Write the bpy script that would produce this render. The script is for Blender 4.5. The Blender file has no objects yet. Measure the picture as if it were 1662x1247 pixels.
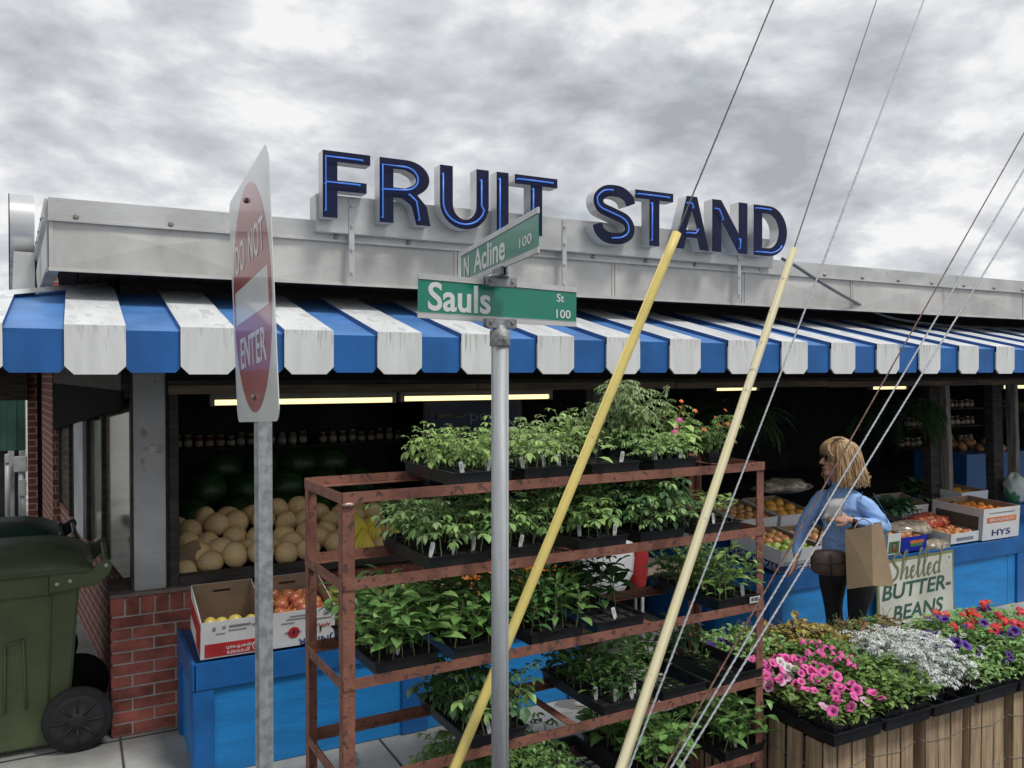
import bpy, bmesh, math, random
from mathutils import Vector, Matrix, noise as mnoise
R = math.radians
random.seed(7)
scene = bpy.context.scene
COL = scene.collection

# ------------------------------------------------------------------ camera, sky, sun, exposure
YAW = R(27.8); EYE = 2.0; FPX = 1345.0; CX = 831.0; HY = 605.0
cam = bpy.data.cameras.new('Camera'); cam_o = bpy.data.objects.new('Camera', cam); COL.objects.link(cam_o)
cam.sensor_width = 36.0; cam.lens = FPX / 1662 * 36; cam.clip_start = 0.05; cam.clip_end = 2000
cam_o.location = (0, 0, EYE)
cam_o.rotation_euler = (R(90) - math.atan(18.5 / FPX), 0, -YAW)
scene.camera = cam_o

SUN_EL = 60; SUN_AZ = 152        # degrees; azimuth clockwise from +Y
sun = bpy.data.lights.new('Sun', 'SUN'); sun_o = bpy.data.objects.new('Sun', sun); COL.objects.link(sun_o)
sun.energy = 2.0; sun.angle = R(14); sun.color = (1.0, 0.965, 0.91)
_d = Vector((math.sin(R(SUN_AZ)) * math.cos(R(SUN_EL)), math.cos(R(SUN_AZ)) * math.cos(R(SUN_EL)), math.sin(R(SUN_EL))))
sun_o.rotation_euler = _d.to_track_quat('Z', 'Y').to_euler()
scene.view_settings.view_transform = 'Standard'; scene.view_settings.look = 'None'
scene.view_settings.gamma = 1; scene.view_settings.exposure = 0.21

world = bpy.data.worlds.new('World'); scene.world = world; world.use_nodes = True
nt = world.node_tree; N = nt.nodes; L = nt.links; N.clear()
out = N.new('ShaderNodeOutputWorld'); bg = N.new('ShaderNodeBackground'); L.new(bg.outputs[0], out.inputs[0])
bg.inputs['Strength'].default_value = 0.1
sky = N.new('ShaderNodeTexSky'); sky.sky_type = 'NISHITA'; sky.sun_disc = False
sky.sun_elevation = R(SUN_EL); sky.sun_rotation = R(SUN_AZ)
tc = N.new('ShaderNodeTexCoord'); sep = N.new('ShaderNodeSeparateXYZ'); L.new(tc.outputs['Generated'], sep.inputs[0])
def mth(op, a, b=None, clamp=False):
    n = N.new('ShaderNodeMath'); n.operation = op; n.use_clamp = clamp
    for i, v in enumerate((a, b)):
        if v is None: continue
        if isinstance(v, (int, float)): n.inputs[i].default_value = v
        else: L.new(v, n.inputs[i])
    return n.outputs[0]
zz = mth('MAXIMUM', sep.outputs[2], 0.0); den = mth('ADD', zz, 0.42)
px_ = mth('DIVIDE', sep.outputs[0], den); py_ = mth('DIVIDE', sep.outputs[1], den)
comb = N.new('ShaderNodeCombineXYZ'); L.new(px_, comb.inputs[0]); L.new(py_, comb.inputs[1]); L.new(mth('MULTIPLY', zz, 1.6), comb.inputs[2])
def nz(scale, detail, rough, dist, off):
    mp = N.new('ShaderNodeMapping'); mp.inputs['Location'].default_value = off; L.new(comb.outputs[0], mp.inputs[0])
    n = N.new('ShaderNodeTexNoise'); n.inputs['Scale'].default_value = scale; n.inputs['Detail'].default_value = detail
    n.inputs['Roughness'].default_value = rough; n.inputs['Distortion'].default_value = dist; L.new(mp.outputs[0], n.inputs['Vector'])
    return n.outputs['Fac']
def ramp(fac, stops):
    r = N.new('ShaderNodeValToRGB'); L.new(fac, r.inputs[0]); e = r.color_ramp.elements
    while len(e) < len(stops): e.new(0.5)
    for i, (p, c) in enumerate(stops): e[i].position = p; e[i].color = (*c, 1)
    r.color_ramp.interpolation = 'LINEAR'
    return r.outputs[0]
o1 = (3.1, 1.7, 0.4); n1 = nz(2.6, 10, 0.56, 0.12, o1); n1b = nz(2.6, 10, 0.56, 0.12, (o1[0] + 0.045, o1[1] - 0.075, o1[2] + 0.05)); n2 = nz(1.25, 4, 0.5, 0.2, (7.3, 2.2, 0))
mix = mth('ADD', mth('ADD', mth('MULTIPLY', n1, 0.55), mth('MULTIPLY', n2, 0.45)), mth('MULTIPLY', mth('SUBTRACT', n1, n1b), 1.25))
cl = ramp(mix, [(0.24, (0.40, 0.42, 0.45)), (0.42, (0.58, 0.60, 0.635)), (0.52, (0.70, 0.715, 0.745)), (0.64, (0.92, 0.92, 0.92))])
vm = N.new('ShaderNodeVectorMath'); vm.operation = 'SCALE'; vm.inputs['Scale'].default_value = 8.8; L.new(cl, vm.inputs[0])
hole = ramp(nz(3.2, 6, 0.6, 0.4, (9, 4, 1)), [(0.30, (0.75, 0.75, 0.75)), (0.36, (0.97, 0.97, 0.97))])
mx = N.new('ShaderNodeMixRGB'); L.new(hole, mx.inputs[0]); L.new(sky.outputs[0], mx.inputs[1]); L.new(vm.outputs[0], mx.inputs[2])
L.new(mx.outputs[0], bg.inputs['Color'])

# ------------------------------------------------------------------ placement helpers (real positions from sight lines)
cY, sY = math.cos(YAW), math.sin(YAW)
def P(px, py, D):
    xc = (px - CX) / FPX * D
    return Vector((xc * cY + D * sY, -xc * sY + D * cY, EYE + (HY - py) / FPX * D))
def tq(px): return math.tan(YAW + math.atan((px - CX) / FPX))
def XY(px, Y): return tq(px) * Y
def PY(px, py, Y):
    t = tq(px); D = Y * (cY + sY * t)
    return Vector((t * Y, Y, EYE + (HY - py) / FPX * D))

# ------------------------------------------------------------------ materials
MATS = {}
def newmat(name):
    m = bpy.data.materials.new(name); m.use_nodes = True
    nt = m.node_tree; b = nt.nodes['Principled BSDF']; return m, nt, b
def M(name, col, rough=0.6, metal=0.0, var=0.12, scale=6.0, bump=0.0, bscale=40.0, col2=None, lo=0.35, hi=0.65, coat=0.0, spec=None,
      emit=None, estr=0.0, stretch=(1, 1, 1), speck=None, trans=0.0, island=0.0, detail=5):
    if name in MATS: return MATS[name]
    m, nt, b = newmat(name); n = nt.nodes; l = nt.links
    tc = n.new('ShaderNodeTexCoord'); mp = n.new('ShaderNodeMapping'); l.new(tc.outputs['Object'], mp.inputs[0]); mp.inputs['Scale'].default_value = stretch
    oi = n.new('ShaderNodeObjectInfo'); 
    va = n.new('ShaderNodeVectorMath'); va.operation = 'ADD'; l.new(mp.outputs[0], va.inputs[0])
    cb = n.new('ShaderNodeMath'); cb.operation = 'MULTIPLY'; l.new(oi.outputs['Random'], cb.inputs[0]); cb.inputs[1].default_value = 37.0
    l.new(cb.outputs[0], va.inputs[1])
    ns = n.new('ShaderNodeTexNoise'); ns.inputs['Scale'].default_value = scale; ns.inputs['Detail'].default_value = detail; ns.inputs['Roughness'].default_value = 0.6
    l.new(va.outputs[0], ns.inputs['Vector'])
    rp = n.new('ShaderNodeValToRGB'); l.new(ns.outputs['Fac'], rp.inputs[0])
    c2 = col2 if col2 else tuple(max(0, c * (1 - var * 2)) for c in col)
    c1 = col if col2 else tuple(min(1, c * (1 + var)) for c in col)
    rp.color_ramp.elements[0].position = lo; rp.color_ramp.elements[0].color = (*c2, 1)
    rp.color_ramp.elements[1].position = hi; rp.color_ramp.elements[1].color = (*c1, 1)
    cur = rp.outputs[0]
    if speck:      # (colour, scale, threshold) small marks of their own shape
        n2 = n.new('ShaderNodeTexNoise'); n2.inputs['Scale'].default_value = speck[1]; n2.inputs['Detail'].default_value = 6; l.new(va.outputs[0], n2.inputs['Vector'])
        r2 = n.new('ShaderNodeValToRGB'); l.new(n2.outputs['Fac'], r2.inputs[0]); r2.color_ramp.elements[0].position = speck[2]; r2.color_ramp.elements[1].position = speck[2] + 0.05
        mx = n.new('ShaderNodeMixRGB'); l.new(r2.outputs[0], mx.inputs[0]); l.new(cur, mx.inputs[1]); mx.inputs[2].default_value = (*speck[0], 1); cur = mx.outputs[0]
    if island > 0:
        g = n.new('ShaderNodeNewGeometry'); hs = n.new('ShaderNodeHueSaturation'); l.new(cur, hs.inputs['Color'])
        mr = n.new('ShaderNodeMapRange'); l.new(g.outputs['Random Per Island'], mr.inputs[0]); mr.inputs[3].default_value = 1 - island; mr.inputs[4].default_value = 1 + island
        l.new(mr.outputs[0], hs.inputs['Value'])
        mh = n.new('ShaderNodeMapRange'); l.new(oi.outputs['Random'], mh.inputs[0]); mh.inputs[3].default_value = 0.493; mh.inputs[4].default_value = 0.507
        l.new(mh.outputs[0], hs.inputs['Hue']); cur = hs.outputs[0]
    l.new(cur, b.inputs['Base Color']); b.inputs['Roughness'].default_value = rough; b.inputs['Metallic'].default_value = metal
    if coat: b.inputs['Coat Weight'].default_value = coat; b.inputs['Coat Roughness'].default_value = 0.06
    if spec is not None: b.inputs['Specular IOR Level'].default_value = spec
    if emit: b.inputs['Emission Color'].default_value = (*emit, 1); b.inputs['Emission Strength'].default_value = estr
    if bump > 0:
        nb = n.new('ShaderNodeTexNoise'); nb.inputs['Scale'].default_value = bscale; nb.inputs['Detail'].default_value = 6; l.new(va.outputs[0], nb.inputs['Vector'])
        bp = n.new('ShaderNodeBump'); bp.inputs['Strength'].default_value = bump; bp.inputs['Distance'].default_value = 0.01; l.new(nb.outputs['Fac'], bp.inputs['Height'])
        l.new(bp.outputs[0], b.inputs['Normal'])
    if trans > 0:
        tr = n.new('ShaderNodeBsdfTranslucent'); l.new(cur, tr.inputs[0]); ms = n.new('ShaderNodeMixShader'); ms.inputs[0].default_value = trans
        l.new(b.outputs[0], ms.inputs[1]); l.new(tr.outputs[0], ms.inputs[2]); l.new(ms.outputs[0], n['Material Output'].inputs[0])
    MATS[name] = m; return m

alu = M('weathered_aluminium', (0.56, 0.545, 0.515), 0.5, 0.15, 0.10, 3.0, 0.12, 60, stretch=(1, 1, 0.5), speck=((0.30, 0.24, 0.17), 7, 0.71))
alu_cap = M('aluminium_coping', (0.56, 0.56, 0.55), 0.4, 0.35, 0.10, 3.0, 0.08, 50, stretch=(1, 1, 2), speck=((0.35, 0.30, 0.24), 11, 0.70))
ret = M('letter_return_grey', (0.60, 0.61, 0.62), 0.35, 0.3, 0.05, 4)
navy = M('navy_letter_face', (0.006, 0.010, 0.045), 0.45, 0, 0.2, 3, spec=0.25)
neon = M('blue_neon_tube', (0.06, 0.2, 0.8), 0.3, 0, 0.05, 3, emit=(0.08, 0.26, 0.85), estr=0.28)
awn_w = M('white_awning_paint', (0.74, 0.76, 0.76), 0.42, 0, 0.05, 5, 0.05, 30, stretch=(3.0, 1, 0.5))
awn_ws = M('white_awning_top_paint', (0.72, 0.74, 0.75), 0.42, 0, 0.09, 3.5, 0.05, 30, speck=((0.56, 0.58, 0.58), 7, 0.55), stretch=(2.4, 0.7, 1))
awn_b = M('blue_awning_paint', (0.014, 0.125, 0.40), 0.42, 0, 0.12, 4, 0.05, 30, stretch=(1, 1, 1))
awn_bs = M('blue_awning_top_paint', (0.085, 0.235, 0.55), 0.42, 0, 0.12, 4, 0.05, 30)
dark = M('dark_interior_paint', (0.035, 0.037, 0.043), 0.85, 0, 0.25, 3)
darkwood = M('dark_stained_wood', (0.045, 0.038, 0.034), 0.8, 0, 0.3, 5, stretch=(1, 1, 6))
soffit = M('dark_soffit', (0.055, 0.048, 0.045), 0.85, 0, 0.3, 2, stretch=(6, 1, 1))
woodbeam = M('old_brown_beam', (0.17, 0.13, 0.095), 0.8, 0, 0.25, 6, 0.2, 30, stretch=(0.4, 3, 3))
greypost = M('grey_painted_post', (0.44, 0.45, 0.46), 0.7, 0, 0.12, 3, 0.12, 25, speck=((0.28, 0.24, 0.20), 12, 0.64))
oldwood = M('weathered_grey_wood', (0.26, 0.24, 0.21), 0.85, 0, 0.3, 7, 0.25, 40, stretch=(4, 4, 0.4))
conc = M('concrete_pavement', (0.33, 0.33, 0.31), 0.85, 0, 0.18, 2.2, 0.35, 60, speck=((0.16, 0.155, 0.15), 3.3, 0.60))
asph = M('asphalt', (0.05, 0.05, 0.052), 0.9, 0, 0.2, 6, 0.5, 150)
brick = M('red_brick', (0.27, 0.075, 0.055), 0.85, 0, 0.25, 9, 0.3, 60, island=0.22)
mortar = M('pale_mortar', (0.36, 0.34, 0.31), 0.9, 0, 0.12, 12, 0.4, 80)
blue_d = M('dark_blue_gloss_paint', (0.010, 0.115, 0.36), 0.4, 0, 0.10, 5, 0.10, 30, speck=((0.05, 0.07, 0.10), 30, 0.66))
blue_l = M('bright_blue_paint', (0.012, 0.215, 0.56), 0.5, 0, 0.10, 2.5, 0.15, 12, stretch=(1, 1, 5), speck=((0.02, 0.20, 0.44), 45, 0.70))
rust = M('rusty_red_steel', (0.27, 0.115, 0.08), 0.65, 0.1, 0.12, 9, 0.25, 70, col2=(0.15, 0.062, 0.048), lo=0.3, hi=0.55, speck=((0.10, 0.055, 0.045), 38, 0.585))
galv = M('galvanised_steel', (0.42, 0.45, 0.46), 0.42, 0.35, 0.13, 30, 0.08, 60, lo=0.4, hi=0.6)
pole = M('grey_sign_pole', (0.36, 0.38, 0.40), 0.5, 0.1, 0.07, 10, 0.06, 60, stretch=(8, 8, 0.5))
pvc_y = M('yellow_guard_plastic', (0.74, 0.60, 0.19), 0.5, 0, 0.08, 3, 0.05, 40, speck=((0.40, 0.32, 0.14), 30, 0.68))
pvc_p = M('faded_yellow_guard_plastic', (0.60, 0.54, 0.31), 0.55, 0, 0.12, 4, 0.08, 40, col2=(0.58, 0.54, 0.38), speck=((0.36, 0.33, 0.24), 24, 0.64))
wire_g = M('galvanised_strand', (0.36, 0.38, 0.41), 0.5, 0.3, 0.10, 40)
wire_d = M('dark_strand', (0.12, 0.12, 0.13), 0.6, 0.3, 0.15, 40)
wire_r = M('rusty_strand', (0.17, 0.10, 0.08), 0.8, 0.1, 0.25, 30)
sgreen = M('green_sign_sheeting', (0.0, 0.21, 0.135), 0.32, 0, 0.05, 3, coat=0.4)
swhite = M('white_sign_sheeting', (0.70, 0.72, 0.71), 0.3, 0, 0.04, 5, coat=0.5)
sred = M('red_sign_sheeting', (0.36, 0.015, 0.02), 0.25, 0, 0.08, 4, coat=0.5)
salu = M('sign_aluminium', (0.55, 0.56, 0.57), 0.4, 0.4, 0.08, 8)
cast = M('cast_bracket', (0.30, 0.31, 0.32), 0.5, 0.5, 0.2, 30, 0.3, 90)
black = M('black_plastic', (0.016, 0.018, 0.022), 0.38, 0, 0.25, 10, 0.06, 60)
soilm = M('potting_soil', (0.035, 0.026, 0.02), 0.95, 0, 0.4, 60, 0.9, 120, speck=((0.30, 0.26, 0.20), 90, 0.68))
card_b = M('brown_cardboard', (0.27, 0.185, 0.12), 0.85, 0, 0.12, 6, 0.06, 60)
card_w = M('white_printed_cardboard', (0.62, 0.63, 0.63), 0.6, 0, 0.05, 5, 0.03, 40)
p_red = M('red_print', (0.48, 0.03, 0.03), 0.5); p_navy = M('navy_print', (0.015, 0.03, 0.14), 0.5); p_grey = M('grey_print', (0.22, 0.22, 0.23), 0.6)
p_org = M('orange_print', (0.65, 0.17, 0.04), 0.5); p_green = M('green_print', (0.05, 0.18, 0.06), 0.5); p_blue = M('deep_blue_box', (0.01, 0.02, 0.33), 0.4)
tagw = M('white_plastic_tag', (0.66, 0.68, 0.68), 0.5, 0, 0.06, 30)
bingr = M('olive_green_bin_plastic', (0.082, 0.105, 0.045), 0.5, 0, 0.12, 5, 0.08, 60)
bingd = M('dark_green_lid_plastic', (0.016, 0.045, 0.030), 0.4, 0, 0.12, 5, 0.08, 60)
rubber = M('black_rubber', (0.011, 0.0115, 0.013), 0.85, 0, 0.2, 12, 0.2, 60)
glass_d = M('dark_window_glass', (0.15, 0.148, 0.115), 0.12, 0.0, 0.4, 1.5, spec=0.45, coat=0.25)
lamp_m = M('lit_fluorescent_tube', (0.9, 0.85, 0.6), 0.4, emit=(1.0, 0.82, 0.40), estr=1.35)
slatw = M('pale_crate_wood', (0.37, 0.265, 0.165), 0.8, 0, 0.22, 6, 0.2, 40, stretch=(7, 7, 0.5), island=0.18)
def leafm(name, col, isl=0.28, var=0.14, tr=0.25, rough=0.5): return M(name, col, rough, 0, var, 30, trans=tr, island=isl)
lf_tom = leafm('tomato_leaf', (0.26, 0.44, 0.14)); lf_bright = leafm('young_leaf', (0.38, 0.56, 0.17)); lf_pep = leafm('pepper_leaf', (0.18, 0.35, 0.10), rough=0.38)
lf_dark = leafm('dark_leaf', (0.07, 0.17, 0.06)); lf_imp = leafm('impatiens_leaf', (0.19, 0.31, 0.075), 0.35); lf_fern = leafm('fern_leaf', (0.05, 0.11, 0.035))
lf_dusty = leafm('dusty_miller_leaf', (0.62, 0.66, 0.63), 0.12, 0.05, 0.1, 0.8); lf_var = leafm('variegated_leaf', (0.28, 0.36, 0.17), 0.25)
lf_pale = leafm('pale_tomato_leaf', (0.33, 0.44, 0.20))
lf_col = M('coleus_leaf', (0.36, 0.36, 0.06), 0.6, 0, 0.1, 55, col2=(0.14, 0.035, 0.03), lo=0.42, hi=0.56, trans=0.2, island=0.3)
lf_col2 = M('bronze_coleus_leaf', (0.26, 0.17, 0.06), 0.6, 0, 0.1, 55, col2=(0.12, 0.05, 0.025), lo=0.42, hi=0.6, trans=0.2, island=0.3)
stem_m = M('green_stem', (0.17, 0.24, 0.09), 0.6)
f_pink = M('pink_petal', (0.80, 0.13, 0.42), 0.6, 0, 0.12, 20, trans=0.2, island=0.3); f_pale = M('pale_pink_petal', (0.72, 0.42, 0.58), 0.6, 0, 0.1, 20, trans=0.2)
f_red = M('red_petal', (0.60, 0.015, 0.02), 0.5, 0, 0.15, 20, island=0.2); f_pur = M('purple_petal', (0.07, 0.015, 0.22), 0.5, 0, 0.15, 20, trans=0.1, island=0.2)
f_wht = M('white_petal', (0.75, 0.74, 0.72), 0.6, 0, 0.05, 20, trans=0.2); f_org = M('orange_petal', (0.75, 0.15, 0.02), 0.5, 0, 0.15, 20, island=0.2)
f_eye = M('dark_flower_throat', (0.22, 0.01, 0.09), 0.6)

# ------------------------------------------------------------------ mesh builder
class MB:
    def __init__(s): s.bm = bmesh.new(); s.mi = 0
    def face(s, pts, mi=None):
        vs = [s.bm.verts.new(p) for p in pts]
        f = s.bm.faces.new(vs); f.material_index = s.mi if mi is None else mi; return f
    def box(s, c, d, rot=None, taper=1.0, mi=None):
        hx, hy, hz = d[0] / 2, d[1] / 2, d[2] / 2
        v = [Vector((x * hx * (taper if z < 0 else 1), y * hy * (taper if z < 0 else 1), z * hz)) for z in (-1, 1) for y in (-1, 1) for x in (-1, 1)]
        if rot: v = [rot @ p for p in v]
        vs = [s.bm.verts.new(p + Vector(c)) for p in v]
        for q in ((0, 2, 3, 1), (4, 5, 7, 6), (0, 1, 5, 4), (2, 6, 7, 3), (0, 4, 6, 2), (1, 3, 7, 5)):
            f = s.bm.faces.new([vs[i] for i in q]); f.material_index = s.mi if mi is None else mi
        return s
    def b2(s, lo, hi, mi=None):
        lo = Vector(lo); hi = Vector(hi); return s.box((lo + hi) / 2, hi - lo, mi=mi)
    def tube(s, pts, r, seg=8, cap=True, mi=None):
        pts = [Vector(p) for p in pts]; n = len(pts); rs = r if isinstance(r, (list, tuple)) else [r] * n
        rings = []; up = None
        for i, p in enumerate(pts):
            d = (pts[min(i + 1, n - 1)] - pts[max(i - 1, 0)]).normalized()
            if up is None:
                up = Vector((0, 0, 1)) if abs(d.z) < 0.9 else Vector((1, 0, 0))
            a = d.cross(up)
            if a.length < 1e-5: a = d.orthogonal()
            a.normalize(); b = d.cross(a).normalized(); up = a.cross(d).normalized()
            rings.append([s.bm.verts.new(p + (a * math.cos(2 * math.pi * k / seg) + b * math.sin(2 * math.pi * k / seg)) * rs[i]) for k in range(seg)])
        for i in range(n - 1):
            for k in range(seg):
                f = s.bm.faces.new([rings[i][k], rings[i][(k + 1) % seg], rings[i + 1][(k + 1) % seg], rings[i + 1][k]]); f.smooth = True
                f.material_index = s.mi if mi is None else mi
        if cap:
            for rr in (rings[0][::-1], rings[-1]):
                f = s.bm.faces.new(rr); f.material_index = s.mi if mi is None else mi
        return s
    def lathe(s, prof, c=(0, 0, 0), seg=20, axis=None, mi=None):
        c = Vector(c); q = axis.to_track_quat('Z', 'Y') if axis else None
        rings = []
        for (r, z) in prof:
            ring = []
            for k in range(seg):
                p = Vector((max(r, 1e-4) * math.cos(2 * math.pi * k / seg), max(r, 1e-4) * math.sin(2 * math.pi * k / seg), z))
                if q: p = q @ p
                ring.append(s.bm.verts.new(p + c))
            rings.append(ring)
        for i in range(len(rings) - 1):
            for k in range(seg):
                f = s.bm.faces.new([rings[i][k], rings[i][(k + 1) % seg], rings[i + 1][(k + 1) % seg], rings[i + 1][k]]); f.smooth = True
                f.material_index = s.mi if mi is None else mi
        s.bm.faces.new(rings[0][::-1]).material_index = s.mi if mi is None else mi
        s.bm.faces.new(rings[-1]).material_index = s.mi if mi is None else mi
        return s
    def sphere(s, c, r, seg=16, rings=10, sc=(1, 1, 1), mi=None):
        prof = []
        vs = []
        c = Vector(c)
        for i in range(rings + 1):
            th = math.pi * i / rings; 
            ring = []
            if i in (0, rings):
                ring = [s.bm.verts.new(c + Vector((0, 0, r * math.cos(th) * sc[2])))]
            else:
                for k in range(seg):
                    ph = 2 * math.pi * k / seg
                    ring.append(s.bm.verts.new(c + Vector((r * math.sin(th) * math.cos(ph) * sc[0], r * math.sin(th) * math.sin(ph) * sc[1], r * math.cos(th) * sc[2]))))
            vs.append(ring)
        for i in range(rings):
            for k in range(seg):
                a, b = vs[i], vs[i + 1]
                if len(a) == 1: q = [a[0], b[k], b[(k + 1) % seg]]
                elif len(b) == 1: q = [a[k], b[0], a[(k + 1) % seg]]
                else: q = [a[k], b[k], b[(k + 1) % seg], a[(k + 1) % seg]]
                f = s.bm.faces.new(q); f.smooth = True; f.material_index = s.mi if mi is None else mi
        return s
    def prism(s, poly, y0, y1, mi=None):     # polygon in xz, extruded along y
        a = [s.bm.verts.new((x, y0, z)) for x, z in poly]; b = [s.bm.verts.new((x, y1, z)) for x, z in poly]; n = len(poly)
        for q in [a, b[::-1]] + [[a[i], b[i], b[(i + 1) % n], a[(i + 1) % n]] for i in range(n)]:
            f = s.bm.faces.new(q); f.material_index = s.mi if mi is None else mi
        return s
    def mesh(s, name, mats, bevel=0.0, recalc=True):
        if recalc: bmesh.ops.recalc_face_normals(s.bm, faces=s.bm.faces)
        if bevel > 0:
            eds = [e for e in s.bm.edges if e.is_manifold and e.calc_face_angle(0) > 0.7]
            bmesh.ops.bevel(s.bm, geom=eds, offset=bevel, segments=2, affect='EDGES', clamp_overlap=True)
        me = bpy.data.meshes.new(name); s.bm.to_mesh(me); s.bm.free()
        for m in (mats if isinstance(mats, (list, tuple)) else [mats]): me.materials.append(m)
        return me
def link(name, me, parent=None, loc=(0, 0, 0), rot=(0, 0, 0), scale=(1, 1, 1)):
    o = bpy.data.objects.new(name, me); COL.objects.link(o); o.location = loc; o.rotation_euler = rot; o.scale = scale
    if parent: o.parent = parent
    return o
def part(name, mb, mats, parent=None, bevel=0.0, recalc=True, **k): return link(name, mb.mesh(name, mats, bevel, recalc), parent, **k)
def tag(o, label=None, cat=None, group=None, kind=None):
    if label: o['label'] = label
    if cat: o['category'] = cat
    if group: o['group'] = group
    if kind: o['kind'] = kind
    return o
def thing(name, label, cat, loc=(0, 0, 0), rotz=0, group=None):
    o = bpy.data.objects.new(name, None); COL.objects.link(o); o.location = loc; o.rotation_euler = (0, 0, rotz); o.empty_display_size = 0.1
    return tag(o, label, cat, group)
def cat_rom(pts, n=6, closed=False):
    pts = [Vector(p) for p in pts]; res = []; m = len(pts)
    rng = range(m) if closed else range(m - 1)
    for i in rng:
        p0 = pts[(i - 1) % m] if closed or i > 0 else pts[0] * 2 - pts[1]
        p1 = pts[i]; p2 = pts[(i + 1) % m]; p3 = pts[(i + 2) % m] if closed or i + 2 < m else pts[-1] * 2 - pts[-2]
        for k in range(n):
            t = k / n
            res.append(0.5 * ((2 * p1) + (p2 - p0) * t + (2 * p0 - 5 * p1 + 4 * p2 - p3) * t * t + (3 * p1 - p0 - 3 * p2 + p3) * t ** 3))
    if not closed: res.append(pts[-1])
    return res
def curve_mesh(loops, depth):       # loops in xy (outer + holes) -> mesh, extruded depth along +-z
    cu = bpy.data.curves.new('tmp', 'CURVE'); cu.dimensions = '2D'; cu.fill_mode = 'BOTH'; cu.extrude = depth / 2
    for lp in loops:
        sp = cu.splines.new('POLY'); sp.points.add(len(lp) - 1)
        for i, p in enumerate(lp): sp.points[i].co = (p[0], p[1], 0, 1)
        sp.use_cyclic_u = True
    o = bpy.data.objects.new('tmp', cu); COL.objects.link(o); bpy.context.view_layer.update()
    me = bpy.data.meshes.new_from_object(o.evaluated_get(bpy.context.evaluated_depsgraph_get())); bpy.data.objects.remove(o); return me
def text_mesh(txt, w, h, bold=0.0, shear=0.0, depth=0.0012, center=True, spacing=1.0, flip=False):
    """lettering fitted into a w x h box, standing in the local xz plane, facing -y"""
    cu = bpy.data.curves.new('tmp', 'FONT'); cu.body = txt; cu.size = 1; cu.offset = bold; cu.shear = shear; cu.extrude = 0.01; cu.space_character = spacing
    cu.align_x = 'CENTER'; cu.resolution_u = 4
    o = bpy.data.objects.new('tmp', cu); COL.objects.link(o); bpy.context.view_layer.update()
    me = bpy.data.meshes.new_from_object(o.evaluated_get(bpy.context.evaluated_depsgraph_get())); bpy.data.objects.remove(o)
    xs = [v.co.x for v in me.vertices]; ys = [v.co.y for v in me.vertices]
    x0, x1, y0, y1 = min(xs), max(xs), min(ys), max(ys)
    for v in me.vertices:
        x = ((v.co.x - x0) / (x1 - x0) - 0.5) * w; y = ((v.co.y - y0) / (y1 - y0) - 0.5) * h; z = v.co.z / 0.01 * depth / 2
        if flip: x, y = -x, -y
        v.co = (x, -z, y)
    me.materials.clear(); return me
def lettering(txt, w, h, mat, parent, loc, **k):
    me = text_mesh(txt, w, h, **k); me.materials.append(mat); me.name = 'lettering'
    return link('lettering', me, parent, loc)
def stroke2d(pts, wd):
    pts = [Vector((p[0], p[1])) for p in pts]; n = len(pts); a = []; b = []
    for i in range(n):
        d = (pts[min(i + 1, n - 1)] - pts[max(i - 1, 0)]).normalized(); q = Vector((-d.y, d.x)) * wd / 2
        a.append(pts[i] + q); b.append(pts[i] - q)
    return a + b[::-1]

def far_brick():
    m, nt, b = newmat('distant_brick_wall'); n = nt.nodes; l = nt.links; tc = n.new('ShaderNodeTexCoord'); sp_ = n.new('ShaderNodeSeparateXYZ'); l.new(tc.outputs['Object'], sp_.inputs[0])
    a = n.new('ShaderNodeMath'); a.operation = 'ADD'; l.new(sp_.outputs[0], a.inputs[0]); l.new(sp_.outputs[1], a.inputs[1]); c = n.new('ShaderNodeCombineXYZ'); l.new(a.outputs[0], c.inputs[0]); l.new(sp_.outputs[2], c.inputs[1])
    t = n.new('ShaderNodeTexBrick'); l.new(c.outputs[0], t.inputs['Vector']); t.inputs['Scale'].default_value = 1; t.inputs['Brick Width'].default_value = .22; t.inputs['Row Height'].default_value = .07; t.inputs['Mortar Size'].default_value = .008
    t.inputs['Color1'].default_value = (.22, .065, .05, 1); t.inputs['Color2'].default_value = (.16, .05, .04, 1); t.inputs['Mortar'].default_value = (.34, .27, .24, 1); l.new(t.outputs[0], b.inputs['Base Color']); b.inputs['Roughness'].default_value = .9; return m
fbrick = far_brick()

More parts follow.
